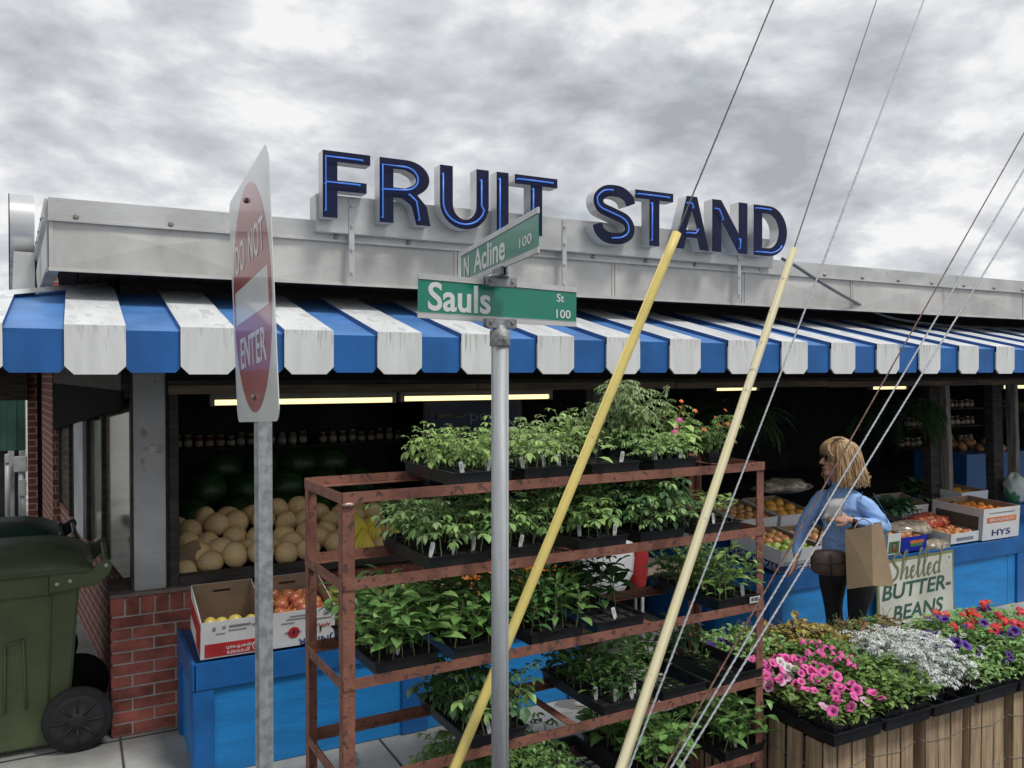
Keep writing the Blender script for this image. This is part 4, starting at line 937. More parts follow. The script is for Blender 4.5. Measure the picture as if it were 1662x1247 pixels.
yb = CY0 + .67 + .175
for k, (x, lab, kind) in enumerate(((CX0 + .17, 'black tray of green foliage with violet purple petunias, back row left', 'pur'), (CX0 + .62, 'black tray of yellow and maroon coleus in the back row', 'col'),
                                    (CX0 + 1.30, 'black tray of bronze red coleus in the back row, beside the dark trousers', 'col2'))):
    t = flat(x, yb, lab, rz=R(90) if k else R(90)); mb = MB()
    if kind == 'col': mound(mb, .26, .52, .05, .12, 620, .052, .022, upright=.5, nseg=4); mound(mb, .26, .5, .05, .08, 300, .04, .02, 2); stems(mb, .24, .5, .05, .09, 60); fol(t, mb, [lf_col, stem_m, lf_imp])
    if kind == 'col2': mound(mb, .26, .52, .04, .06, 480, .040, .021, upright=.5); mound(mb, .26, .5, .04, .06, 700, .028, .016, 2); stems(mb, .24, .5, .05, .1, 60); fol(t, mb, [lf_col2, stem_m, lf_pep])
    if kind == 'pur': mound(mb, .28, .54, .05, .14, 1100, .034, .018, upright=.5); stems(mb, .24, .5, .05, .15, 60); fol(t, mb, [lf_tom, stem_m]); flowers(t, FM_PUR, surf(.26, .5, .05, .19, 9))
    if kind == 'red': mound(mb, .26, .52, .05, .10, 900, .034, .016, upright=.4); fol(t, mb, [lf_tom, stem_m]); flowers(t, FM_RED, surf(.27, .5, .05, .12, 14), s=1.1)

# ------------------------------------------------------------------ signs on posts
def frame_obj(o, origin, xdir, zdir):
    x = Vector(xdir).normalized(); z = Vector(zdir); z = (z - x * z.dot(x)).normalized(); y = z.cross(x)
    m = Matrix(((x.x, y.x, z.x, origin.x), (x.y, y.y, z.y, origin.y), (x.z, y.z, z.z, origin.z), (0, 0, 0, 1))); o.matrix_world = m; return m
def rrect(w, h, r, n=5):
    pts = []
    for cx, cz, a in ((w / 2 - r, h / 2 - r, 0), (-w / 2 + r, h / 2 - r, 90), (-w / 2 + r, -h / 2 + r, 180), (w / 2 - r, -h / 2 + r, 270)): pts += arc(cx, cz, r, r, a, a + 90, n)
    return pts
# square DO NOT ENTER sign, seen very obliquely
Pn = P(445, 455, 2.25); Pf = P(379.5, 508, 2.9)
zn = (P(437, 232, 2.25) - P(452, 675, 2.25)); zf = (P(375, 322, 2.9) - P(384, 688, 2.9))
cen = (Pn + Pf) / 2; SW_, SH_ = (Pn - Pf).length, (zn.length + zf.length) / 2
sgn = thing('do_not_enter_sign', 'square red and white traffic sign on a galvanised channel post, seen almost edge on', 'road sign', (0, 0, 0))
frame_obj(sgn, cen, Pn - Pf, zn + zf)
print('DNE', SW_, SH_, cen)
mb = MB(); mb.prism(rrect(SW_, SH_, .045), -.001, .0015); part('sign_plate', mb, [swhite], sgn)
rc = min(SW_, SH_) * .462
mb = MB(); mb.prism([(a, b * SH_ / SW_) for a, b in arc(0, 0, SW_ * .462, SW_ * .462, 0, 355, 71)], -.0016, -.0011); part('red_disc', mb, sred, sgn)
mb = MB(); mb.prism(rrect(SW_ * .80, SH_ * .145, .004), -.0022, -.0017); part('white_bar', mb, swhite, sgn)
lettering('DO  NOT', SW_ * .70, SH_ * .13, swhite, sgn, (0, -.0022, SH_ * .205), bold=.012, spacing=1.1)
lettering('ENTER', SW_ * .62, SH_ * .13, swhite, sgn, (0, -.0022, -SH_ * .205), bold=.012, spacing=1.05)
for z in (SH_ * .40, -SH_ * .40):
    mb = MB(); mb.lathe([(.009, 0), (.009, .004), (.006, .009), (0.001, .010)], (0, -.002, z), 10, Vector((0, -1, 0))); part('bolt', mb, cast, sgn)
# galvanised channel post
pc = P(427, 700, 2.66)
cp = thing('sign_post', 'galvanised channel post carrying the traffic sign on the left', 'sign post', (pc.x, pc.y, -.02), -YAW + .05)
mb = MB(); prof = [(-.0285, -.004), (-.014, -.004), (-.012, -.019), (.012, -.019), (.014, -.004), (.0285, -.004), (.0285, .0), (.016, .0), (.014, -.015), (-.014, -.015), (-.016, 0), (-.0285, 0)]
a = [mb.bm.verts.new((x, y, -.13)) for x, y in prof]; b = [mb.bm.verts.new((x, y, 2.52)) for x, y in prof]
for k in range(len(prof)): mb.bm.faces.new([a[k], a[(k + 1) % len(prof)], b[(k + 1) % len(prof)], b[k]])
mb.bm.faces.new(b); part('channel', mb, galv, cp, bevel=.0008)
# street name signs on the round post
pp = P(811.5, 900, 2.87)
sp = thing('street_sign_post', 'grey round post carrying two green street name blades at a corner', 'sign post', (pp.x, pp.y, 0))
ZP = 2 + (HY - 540) / FPX * 2.87
mb = MB(); mb.tube([(0, 0, -.15), (0, 0, ZP)], .0302, 28); part('pole', mb, pole, sp)
mb = MB(); mb.tube([(-.0305, 0, -.1), (-.0305, 0, ZP - .002)], .0022, 6); mb.tube([(.012, -.0285, -.1), (.012, -.0285, ZP - .002)], .0012, 6); part('weld_seam', mb, pole, sp)
def blade(name, label, pl, pr, zl_top, zl_bot, zr_top, zr_bot, texts, w=None):
    L0, R0 = pl, pr; zdir = (zl_top - zl_bot) + (zr_top - zr_bot); h = ((zl_top - zl_bot).length + (zr_top - zr_bot).length) / 2
    w = (R0 - L0).length; t = thing(name, label, 'street sign'); frame_obj(t, (L0 + R0) / 2, R0 - L0, zdir)
    mb = MB(); mb.b2((-w / 2, -.0012, -h / 2 + .012), (w / 2, .0012, h / 2 - .012)); part('green_panel', mb, sgreen, t)
    for s in (1, -1):
        mb = MB(); z0 = s * (h / 2 - .0085); mb.b2((-w / 2 - .0005, -.0035, z0 - .0095), (w / 2 + .0005, .0035, z0 + .0095)); mb.tube([(-w / 2, -.0035, z0 - s * .009), (w / 2, -.0035, z0 - s * .009)], .0012, 6); part('white_edge_strip', mb, M('white_extruded_edge', (.58, .585, .58), .4, .2, .05, 12), t, bevel=.0008)
    for (tx, x, z, tw, th, bo) in texts: lettering(tx, tw * w, th * h, swhite, t, ((x - .5) * w, -.0022, z * h), bold=bo)
    return t, w, h
sa, w1, h1 = blade('street_name_sign', 'green street name blade reading Sauls St 100 clamped on top of the grey round post', P(678.5, 480, 2.75), P(935, 499, 3.13), P(678, 444, 2.75), P(678, 515, 2.75), P(935, 467, 3.13), P(935, 531, 3.13),
    [('Sauls', .240, .005, .37, .66, .02), ('St', .885, .20, .05, .20, .008), ('100', .908, -.20, .10, .215, .008)])
print('Sauls', w1, h1)
nb, w2, h2 = blade('street_name_sign', 'green street name blade reading N Acline 100, turned across the lower one', P(749, 437, 3.38), P(874, 374, 2.50), P(749, 411, 3.38), P(749, 465, 3.38), P(874, 338, 2.50), P(874, 412, 2.50),
    [('N', .095, -.02, .085, .60, .02), ('Acline', .430, .01, .43, .65, .02), ('100', .875, -.10, .13, .235, .008)])
print('Acline', w2, h2)
def bracket(zb, ang, up=True):
    t = sp; mb = MB(); M3 = Matrix.Rotation(ang, 3, 'Z')
    for s in (-1, 1): mb.box(M3 @ Vector((0, s * .0085, 0)) + Vector((0, 0, zb)), (.125, .008, .030), M3)
    mb.box(Vector((0, 0, zb - .014)), (.11, .024, .008), M3)
    for x in (-.045, .045):
        c = M3 @ Vector((x, -.013, 0)) + Vector((0, 0, zb + .002)); mb.tube([c, c + M3 @ Vector((0, -.005, 0))], .007, 10)
    return mb
xd = (P(935, 499, 3.13) - P(678, 480, 2.75)); a1 = math.atan2(xd.y, xd.x); xd2 = (P(874, 374, 2.5) - P(749, 437, 3.38)); a2 = math.atan2(xd2.y, xd2.x)
mb = bracket(ZP + .032, a1); mb.lathe([(.035, -.052), (.036, -.05), (.036, 0.0), (.02, .012), (.02, .022)], (0, 0, ZP + .004), 20); mb.tube([(0, -.034, ZP - .025), (0, -.041, ZP - .025)], .006, 8); part('post_cap_bracket', mb, cast, sp, bevel=.0012)
zt1 = 2 + (HY - 457) / FPX * 2.87; mb = bracket(zt1 - .002, a1); part('cross_bracket', mb, cast, sp, bevel=.0012)
mb = MB(); mb.lathe([(.03, 0), (.033, .006), (.02, .014)], (0, 0, zt1 + .012), 16); M3 = Matrix.Rotation(a2, 3, 'Z')
zt2 = zt1 + .032
for s in (-1, 1): mb.box(M3 @ Vector((0, s * .0085, 0)) + Vector((0, 0, zt2)), (.115, .008, .028), M3)
part('cross_bracket', mb, cast, sp, bevel=.001)

# ------------------------------------------------------------------ guy wires and guards
def ext(p, q, z):   # extend line p->q to height z
    d = q - p; return p + d * ((z - p.z) / d.z)
def strand(name, p0, p1, mat, r, label, grip=None):
    d = (p1 - p0); ln = d.length; dn = d.normalized(); a = dn.orthogonal().normalized(); b = dn.cross(a); mb = MB()
    n = max(2, int(min(ln, 8.5) / .012)); use = min(ln, 8.5)
    for k in range(3):
        pts = []
        for i in range(n + 1):
            u = use * i / n; ph = u * 2 * math.pi / .075 + k * 2.094; pts.append(p0 + dn * u + (a * math.cos(ph) + b * math.sin(ph)) * r * .36)
        mb.tube(pts, r * .55, 4, False)
    if ln > use: mb.tube([p0 + dn * use, p1], r, 6)
    o = thing(name, label, 'guy wire', p0, group='guy wires anchored in front of the stand')
    x = part('strand', mb, mat, o); x.location = -p0
    return o
G1t, G1b = P(1098, 379, 3.4), P(745, 1233, 2.95); G2t, G2b = P(1287, 406, 4.3), P(1013, 1240, 2.75)
for (pt, pb, mt, tl, wl, gl, wm) in ((G1t, G1b, pvc_y, 1.0, 0, 'bright yellow plastic guard sleeve on the guy wire left of the paler one', wire_d), (G2t, G2b, pvc_p, 1.0, 0, 'faded pale yellow guard sleeve on the guy wire nearer the right', wire_d)):
    base = ext(pt, pb, .22); o = thing('guy_wire_guard', gl, 'wire guard', base, group='yellow guy wire guards')
    mb = MB(); d = (pt - base); n = 24; pts = [d * (i / n) for i in range(n + 1)]; mb.tube(pts, [.0192] * n + [.0185], 20); dn = d.normalized(); sd = dn.cross(Vector((0, 1, 0))).normalized()
    mb.tube([p + sd * .0190 for p in (pts[0], pts[-2])], .0022, 6)
    part('sleeve', mb, mt, o)
top = ext(G1t, P(1250, 0, 1) * 1, 9) if False else None
def through(pa, pb, D0, D1, z0, z1):
    a, b = P(*pa, D0), P(*pb, D1); return ext(a, b, z0), ext(a, b, z1)
strand('guy_wire', ext(G1t, G1b, -.13), ext(G1b, G1t, 10), wire_d, .0045, 'dark guy wire rising out of the bright yellow guard')
strand('guy_wire', ext(G2t, G2b, -.13), ext(G2b, G2t, 10), wire_d, .0045, 'brownish guy wire rising out of the faded pale guard')
a, b = through((1032, 1225), (1497, 0), 2.72, 4.6, -.13, 10); strand('guy_wire', a, b, wire_g, .0050, 'single bare steel guy wire just right of the pale yellow guard')
a, b = through((1087, 1240), (1662, 212), 2.62, 4.2, -.13, 10); strand('guy_wire', a, b, wire_r, .0040, 'rusty brown guy wire, leftmost of the three on the right')
a, b = through((1097, 1240), (1662, 272), 2.60, 4.15, -.13, 10); strand('guy_wire', a, b, wire_g, .0048, 'silver guy wire in the middle of the three on the right')
a, b = through((1112, 1240), (1662, 335), 2.58, 4.1, -.13, 10); strand('guy_wire', a, b, wire_g, .0048, 'silver guy wire, rightmost of the three')

# ------------------------------------------------------------------ counters
CT = .57; CF = 4.30
def counter(x0, x1, label, stiles, skew=0.0):
    t = thing('produce_counter', label, 'counter', (x0, CF, 0), 0, 'blue painted produce counters'); w = x1 - x0
    mb = MB(); mb.b2((.012, .012, .004), (w - .012, .66, CT - .02)); part('panel', mb, blue_l, t)
    mb = MB(); mb.b2((0, -.008, CT - .135), (w, .014, CT)); mb.b2((-.008, -.008, CT - .135), (.014, .67, CT - .001)); mb.b2((w - .012, .0, CT - .135), (w + .008, .67, CT - .001)); part('top_rail', mb, blue_d, t, bevel=.004)
    mb = MB(); mb.b2((.014, .014, CT - .05), (w - .014, .66, CT - .018)); part('deck', mb, blue_d, t)
    for (a, b) in stiles:
        mb = MB(); mb.b2((a - x0, -.0055, .003), (b - x0, .016, CT - .136)); part('stile', mb, blue_d, t, bevel=.003)
    
    for y0_ in (-.004, .56): mb = MB(); mb.b2((-.006, y0_, .003), (.016, y0_ + .10, CT - .136)); part('end_stile', mb, blue_d, t, bevel=.003)
    for a in (x0 + (x1 - x0) * .5,):
        mb = MB(); mb.b2((a - x0, .0105, .01), (a - x0 + .004, .0125, CT - .14)); part('panel_seam', mb, blue_d, t)
    return t
c1 = counter(.503, 2.76, 'bright blue counter with darker blue trim below the melon window', [(.503, .60), (1.58, 1.73), (2.66, 2.76)])
c2 = counter(4.31, 9.9, 'bright blue counter with darker trim behind the woman, with the butter beans sign on it', [(4.31, 4.44), (7.22, 7.36), (9.77, 9.9)])
# hand painted sign
sx0, sx1 = XY(1423, CF - .03), XY(1547.5, CF - .03)
t = thing('painted_produce_sign', 'white hand painted board reading Shelled Butter-Beans, leaning on the blue counter', 'sign', ((sx0 + sx1) / 2, CF - .045, .265), 0)
t.rotation_euler = (R(-1.5), R(-.5), 0)
W_, H_ = sx1 - sx0, .59; olive = M('olive_paint', (.20, .22, .10), .6); sgw = M('aged_white_board', (.52, .53, .47), .6, 0, .08, 4, .05, 30, speck=((.33, .31, .25), 9, .66)); dg = M('dark_green_lettering', (.03, .10, .075), .6, 0, .2, 20)
mb = MB(); mb.b2((-W_ / 2, -.004, -H_ / 2), (W_ / 2, .012, H_ / 2)); part('board', mb, olive, t, bevel=.002)
mb = MB(); mb.b2((-W_ / 2 + .022, -.0062, -H_ / 2 + .022), (W_ / 2 - .022, -.0042, H_ / 2 - .022)); part('white_field', mb, sgw, t)
lettering('BUTTER-', W_ * .90, .118, dg, t, (.0, -.0078, .052), bold=.02, shear=.18)
lettering('BEANS', W_ * .66, .118, dg, t, (.01, -.0078, -.120), bold=.02, shear=.18)
def script(parent, strokes, sc, org, mat, wd, yy):
    me = None; mb = MB()
    for st in strokes:
        pts = cat_rom([Vector((a, b)) for a, b in st], 6); n = len(pts)
        L_, R_ = [], []
        for i in range(n):
            d = (pts[min(i + 1, n - 1)] - pts[max(i - 1, 0)]).normalized(); q = Vector((-d.y, d.x)) * wd * (.9 + .45 * max(0, -d.y) - .55 * max(0, d.y)) / 2 / sc; L_.append(pts[i] + q); R_.append(pts[i] - q)
        for i in range(n - 1):
            q = [L_[i], L_[i + 1], R_[i + 1], R_[i]]; mb.face([(org[0] + (p.x + .18 * p.y) * sc, yy - .00001 * i, org[1] + p.y * sc) for p in q])
    return part('script_lettering', mb, mat, parent, recalc=False)
sh = [[(.55, .92), (.42, 1.05), (.22, 1.02), (.14, .85), (.24, .70), (.40, .55), (.38, .34), (.2, .22), (.0, .26), (-.05, .38)],
      [(.52, .25), (.66, .52), (.80, .90), (.79, 1.08), (.69, 1.05), (.62, .7), (.60, .22), (.68, .45), (.80, .58), (.86, .48), (.84, .25), (.96, .27), (1.05, .38)],
      [(1.05, .38), (1.20, .46), (1.18, .58), (1.08, .52), (1.06, .30), (1.16, .22), (1.30, .34)],
      [(1.30, .34), (1.44, .58), (1.55, .92), (1.53, 1.08), (1.44, 1.06), (1.385, .7), (1.39, .32), (1.48, .22), (1.58, .36)],
      [(1.58, .36), (1.72, .58), (1.83, .92), (1.81, 1.08), (1.72, 1.06), (1.665, .7), (1.67, .32), (1.76, .22), (1.86, .36)],
      [(1.86, .36), (2.02, .46), (2.0, .58), (1.90, .52), (1.88, .30), (1.98, .22), (2.12, .36)],
      [(2.42, .52), (2.30, .58), (2.18, .45), (2.22, .26), (2.34, .25), (2.44, .45), (2.50, 1.1), (2.44, .5), (2.46, .25), (2.54, .28)]]
script(t, sh, .245, (-.345, .135 - .055), M('olive_script_paint', (.16, .17, .09), .6), .022, -.0068)
mb = MB(); mb.tube([(W_ / 2 - .06, -.0062, H_ / 2 - .05), (W_ / 2 - .06, -.010, H_ / 2 - .05)], .007, 8); part('screw', mb, M('rusty_screw', (.12, .05, .03), .7), t)

# ------------------------------------------------------------------ cardboard boxes and fruit
def box_thing(x, y, z, w, d, h, label, rot=0.0, tilt=0.0, outer=None, band=None, texts=(), marks=(), group='open produce boxes on the counters', slots=True, handle=True, wall=.005, backup=0.0):
    t = thing('produce_box', label, 'cardboard box', (x, y, z), 0, group); t.rotation_euler = (R(tilt), 0, rot)
    mb = MB(); o = outer or card_w
    def wallq(lo, hi): mb.b2(lo, hi, mi=0)
    # outer skin and inner skin with different faces
    hb = h + backup
    mb.b2((-w / 2, 0, 0), (w / 2, wall / 2, h), 0); mb.b2((-w / 2, wall / 2 + .0002, 0), (w / 2, wall, h - .0005), 1)
    mb.b2((-w / 2, d - wall / 2, 0), (w / 2, d, hb), 0); mb.b2((-w / 2, d - wall, 0), (w / 2, d - wall / 2 - .0002, hb - .0005), 1)
    for s in (-1, 1):
        xo, xi, xm = s * w / 2, s * (w / 2 - wall), s * (w / 2 - wall / 2)
        for (a, b, mi) in ((xo + s * .0003, xm, 0), (xm - s * .0002, xi, 1)):
            y0, y1 = wall + .0003, d - wall - .0003; lo, hi = min(a, b), max(a, b)
            v = [mb.bm.verts.new(p) for p in ((lo, y0, 0), (hi, y0, 0), (hi, y1, 0), (lo, y1, 0), (lo, y0, h), (hi, y0, h), (hi, y1, hb), (lo, y1, hb))]
            for f in ((0, 3, 2, 1), (4, 5, 6, 7), (0, 1, 5, 4), (1, 2, 6, 5), (2, 3, 7, 6), (3, 0, 4, 7)): mb.bm.faces.new([v[k] for k in f]).material_index = mi
    mb.b2((-w / 2 + wall, wall, .001), (w / 2 - wall, d - wall, .005), 1)
    part('carton', mb, [o, card_b], t)
    if handle:
        mb = MB(); mb.b2((-.045, d - wall - .0012, hb - .05), (.045, d - wall - .0006, hb - .038)); part('hand_hole', mb, M('hole_shadow_black', (.02, .017, .015), .9), t)
    if band:
        (x0, x1, z0, z1, m) = band; mb = MB(); mb.b2((x0 * w, -.0016, z0 * h), (x1 * w, -.0004, z1 * h)); part('printed_band', mb, m, t)
    for (tx, cx, cz, tw, th, m, fl) in texts: lettering(tx, tw * w, th * h, m, t, (cx * w, -.0026, cz * h), bold=.01, flip=fl, depth=.0008)
    for (cx, cz, tw, th, m) in marks:
        mb = MB(); mb.b2(((cx - tw / 2) * w, -.0022, (cz - th / 2) * h), ((cx + tw / 2) * w, -.0012, (cz + th / 2) * h)); part('printed_mark', mb, m, t)
    return t
def local(t, p): return t.matrix_basis @ Vector(p)
def apple_mesh(m, r=.038, pear=False):
    mb = MB(); prof = []
    for i in range(13):
        a = math.pi * i / 12; rr = math.sin(a) * (1 + .05 * math.cos(a)); z = math.cos(a) * .9 + (-.18 * math.exp(-(a / .35) ** 2)) + (.10 * math.exp(-((math.pi - a) / .3) ** 2))
        if pear and z > 0: rr *= (1 - .45 * z); z *= 1.5
        prof.append((rr * r, z * r))
    mb.lathe(prof[::-1], (0, 0, 0), 18); o = mb
    o.tube([(0, 0, r * .68), (r * .1, 0, r * 1.05)], .0015, 5, mi=1); return o.mesh('fruit', [m, M('fruit_stem', (.12, .07, .03), .8)], recalc=True)
def fruitm(name, c, c2, sc=9): return M(name, c, .35, 0, .1, sc, 0, 1, col2=c2, lo=.4, hi=.62)
AP = {'golden': apple_mesh(fruitm('golden_apple_skin', (.55, .45, .10), (.50, .38, .09))), 'red': apple_mesh(fruitm('red_apple_skin', (.42, .09, .05), (.55, .30, .09), 25)), 'red2': apple_mesh(fruitm('dull_red_apple_skin', (.40, .20, .07), (.34, .06, .04), 30)), 'green': apple_mesh(fruitm('green_apple_skin', (.27, .36, .07), (.22, .30, .05))),
      'gala': apple_mesh(fruitm('gala_apple_skin', (.52, .34, .12), (.48, .17, .07), 30)), 'orange': apple_mesh(fruitm('orange_skin', (.66, .23, .03), (.60, .19, .02)), .041), 'grapefruit': apple_mesh(fruitm('yellow_citrus_skin', (.68, .36, .06), (.62, .30, .05)), .052),
      'pear': apple_mesh(fruitm('pear_skin', (.32, .34, .08), (.28, .26, .07)), .036, True), 'peach': apple_mesh(fruitm('pink_apple_skin', (.55, .22, .12), (.58, .40, .16), 25)), 'papaya': apple_mesh(fruitm('papaya_skin', (.40, .33, .06), (.18, .24, .05), 6), .07)}
def fruits(t, kind, w, d, z, label, cat, layout, r=.038, grp=None, yo=0.0, jit=.008):
    nx, ny = layout; grp = grp or label; k_ = 0
    for j in range(ny):
        for i in range(nx):
            p = local(t, (-w / 2 + w * (i + .5) / nx + rnd(-jit, jit), yo + d * (j + .5) / ny + rnd(-jit, jit), z + rnd(-.006, .012)))
            o = link(kind if kind in ('orange', 'pear', 'papaya') else 'apple' if kind != 'grapefruit' else 'grapefruit', AP[kind], None, p, (rnd(-.9, .9), rnd(-.9, .9), rnd(0, 6)), [rnd(.92, 1.08)] * 3); tag(o, label, cat, grp)
grp1 = None
TLT = 8
# left counter, front row
b = box_thing(XY(323, 4.31) + .155, 4.312, CT + .012, .31, .40, .19, 'white and red apple box holding a few yellow apples, leftmost on the counter', tilt=TLT, backup=.045, outer=card_w, band=(-.44, .5, .04, .40, p_red),
              texts=[('growers', .08, .13, .36, .11, card_w, True), ('superfresh', .12, .25, .46, .13, card_w, True)],
              marks=[(-.30, .80, .05, .10, p_grey), (-.15, .82, .05, .07, p_grey), (.10, .83, .34, .06, p_grey), (.06, .72, .28, .03, p_grey), (-.2, .66, .14, .02, p_grey), (.34, .80, .10, .06, p_grey)])
mb = MB(); mb.lathe([(.026, 0), (.026, .0012)], (.38 * .31, -.0018, .2 * .19), 24, Vector((0, -1, 0))); part('ring_mark', mb, card_w, b)
mb = MB(); mb.lathe([(.021, 0), (.021, .0012)], (.38 * .31, -.0026, .2 * .19), 24, Vector((0, -1, 0))); part('ring_mark', mb, p_red, b)
mb = MB(); mb.tube([(.38 * .31 - .018, -.0040, .2 * .19), (.38 * .31, -.0040, .2 * .19 + .007), (.38 * .31 + .018, -.0040, .2 * .19 - .004)], .0016, 5); mb.tube([(.38 * .31 - .008, -.0040, .2 * .19 - .014), (.38 * .31 + .006, -.0040, .2 * .19 + .0), (.38 * .31 + .010, -.0040, .2 * .19 + .014)], .0016, 5); part('ring_mark', mb, card_w, b)
mb = MB(); mb.b2((-.1562, .01, .01), (-.1552, .16, .17)); mb.b2((-.1562, .16, .08), (-.1552, .39, .17)); part('red_side_print', mb, p_red, b)
fruits(b, 'golden', .27, .16, .115, 'yellow apple in the leftmost apple box', 'apple', (4, 2), yo=.02)
b = box_thing(XY(438, 4.31) + .165, 4.315, CT + .012, .33, .40, .19, 'white apple box with red and blue print, full of red and yellow apples', tilt=TLT, backup=.045,
              texts=[('WASHINGTON', -.16, .40, .26, .06, p_navy, True), ('APPLES', .28, .50, .30, .11, p_red, True), ('JNIPER', .20, .12, .55, .24, p_navy, True), ('100', .36, .84, .10, .11, p_grey, True)],
              marks=[(-.02, .86, .40, .035, p_grey), (-.05, .78, .44, .03, p_grey), (.30, .70, .30, .03, p_grey), (-.25, .68, .2, .025, p_grey)])
mb = MB(); mb.lathe([(.030, 0), (.030, .001)], (-.05, -.0016, .075), 22, Vector((0, -1, 0))); part('printed_apple', mb, p_red, b); mb = MB(); mb.b2((-.054, -.0036, .060), (-.046, -.0028, .092)); mb.b2((.085, -.0036, .06), (.093, -.0028, .09)); part('hand_slot', mb, M('slot_black', (.015, .015, .015), .9), b)
fruits(b, 'red', .28, .36, .118, 'red apple in the second box from the left', 'apple', (5, 6), yo=.02); fruits(b, 'red2', .26, .3, .150, 'yellow streaked apple in the second box from the left', 'apple', (3, 4), yo=.05, jit=.02)
x = XY(438, 4.31) + .35
specs = [('low brown box of green papayas behind the rack post', 'papaya', (3, 3), .05, .40), ('brown box of pears behind the rack, left part', 'pear', (5, 4), .05, .36), ('white cut box of oranges behind the rack', 'orange', (4, 5), .06, .38), ('brown box of oranges further right behind the rack', 'orange', (4, 4), .05, .36)]
for lab, kd, lay, zz_, ww in specs:
    b = box_thing(x + ww / 2 + .01, 4.32, CT + .012, ww, .42, .13, lab, tilt=TLT, outer=card_w if 'white' in lab else card_b); fruits(b, kd, ww - .04, .38, .09, 'green papaya in the low box' if kd == 'papaya' else kd + ' in a low box behind the rack', kd, lay, yo=.02); x += ww + .03
# right counter
b = box_thing(XY(1266, 4.31) + .215, 4.315, CT + .005, .43, .50, .16, 'white box with navy lettering bands on the corner of the right counter, holding green apples', tilt=7, band=(-.5, .5, .03, .28, p_navy),
              texts=[('RANCH', .0, .155, .5, .15, card_w, True)], marks=[(.0, .42, .8, .02, p_grey), (.0, .36, .8, .015, p_grey), (.36, .62, .16, .22, p_grey)])
mb = MB(); mb.b2((-.2172, .004, .006), (-.2162, .496, .058)); part('navy_side_band', mb, p_navy, b)
me = text_mesh('STAR RANCH', .44, .034, bold=.012, flip=True); me.materials.append(card_w); o = link('lettering', me, b, (-.2182, .25, .032), (0, 0, R(-90)))
fruits(b, 'green', .36, .22, .115, 'green apple in the corner box', 'apple', (4, 3), yo=.02); fruits(b, 'gala', .36, .2, .12, 'streaked apple at the back of the corner box', 'apple', (4, 3), yo=.26)
b2 = box_thing(XY(1266, 4.31) + .66, 4.33, CT + .005, .38, .48, .15, 'white apple box behind the woman right of the corner box', tilt=7, marks=[(.2, .5, .3, .3, p_grey)]); fruits(b2, 'peach', .33, .4, .10, 'pinkish apple in the box behind the woman', 'apple', (4, 5), yo=.03)
rw = [(4.52, 5.02, .40, 'white apple box in the back row, left of the citrus', 'gala'), (4.10, 5.05, .38, 'brown apple box at the left end of the back row', 'red'), (4.95, 5.02, .38, 'white box of yellow citrus in the back row', 'grapefruit')]
for (xx, yy, ww, lab, kd) in rw:
    b = box_thing(xx + .22, yy - .16, CT + .13, ww, .45, .16, lab, tilt=10, outer=card_w); fruits(b, kd, ww - .06, .36, .12, ('yellow citrus' if kd == 'grapefruit' else kd + ' coloured apple') + ' in the back row', 'citrus' if kd == 'grapefruit' else 'apple', (4, 4) if kd != 'grapefruit' else (3, 3), yo=.03)
mb = MB(); mb.b2((4.2, 4.98, 0.01), (9.8, 5.55, CT + .10)); tag(part('back_shelf', mb, blue_d), 'dark blue riser behind the right hand counter', 'shelf')
def bx(px0, px1, y, z, d, h, **k):
    xa, xb = XY(px0, y), XY(px1, y); return box_thing((xa + xb) / 2, y, z, xb - xa, d, h, **k), xb - xa
b, w = bx(1441, 1462, 4.34, CT, .42, .17, label='narrow white box with a red emblem behind the paper bag', marks=[(0, .36, .8, .55, p_green), (.02, .36, .36, .42, p_red), (.02, .36, .2, .3, card_w)], tilt=5)
fruits(b, 'orange', w - .04, .38, .12, 'orange in the box behind the paper bag', 'orange', (2, 4), yo=.02)
b, w = bx(1465, 1505, 4.36, CT, .40, .12, label='deep blue open box with a yellow and green emblem', outer=p_blue, marks=[(.1, .62, .55, .22, p_org), (.08, .42, .5, .22, p_green)], tilt=4, handle=False); fruits(b, 'red', w - .04, .34, .07, 'red fruit in the deep blue box', 'fruit', (4, 4), yo=.02)
b, w = bx(1545, 1590, 4.38, CT, .40, .085, label='low white notched box edge right of the net bags', marks=[(0, .4, .6, .3, p_grey)], tilt=3, handle=False); fruits(b, 'red', w - .04, .3, .05, 'red onion in the low box', 'onion', (5, 4), yo=.02)
b, w = bx(1596, 1655, 4.36, CT - .005, .48, .27, label='tall white orange box with an orange stripe, nearest the right edge', band=(-.40, .40, .54, .72, p_org), texts=[('BROADHEAD', .0, .63, .66, .10, card_w, False), ('HYS', .0, .22, .50, .20, p_navy, False)], marks=[(0, .85, .7, .03, p_grey)], tilt=3)
mb = MB(); mb.b2((-w / 2 - .0015, .04, .03), (-w / 2 - .0006, .44, .20)); part('side_picture', mb, M('dark_side_print', (.06, .07, .06), .5), b)
fruits(b, 'orange', w - .05, .42, .19, 'orange in the tall box near the right edge', 'orange', (6, 5), yo=.03)
b, w = bx(1560, 1603, 4.92, CT + .03, .45, .27, label='second tall white box behind the orange box', tilt=3); fruits(b, 'grapefruit', w - .05, .4, .2, 'yellow citrus in the second tall box', 'citrus', (5, 4), yo=.03)
b, w = bx(1464, 1505, 4.86, CT + .09, .30, .16, label='white box with oval hand holes and green print', marks=[(0, .72, .5, .08, p_green), (0, .48, .7, .14, p_grey), (-.42, .4, .07, .3, p_grey), (.42, .4, .07, .3, p_grey)], tilt=9, handle=False, backup=.02)
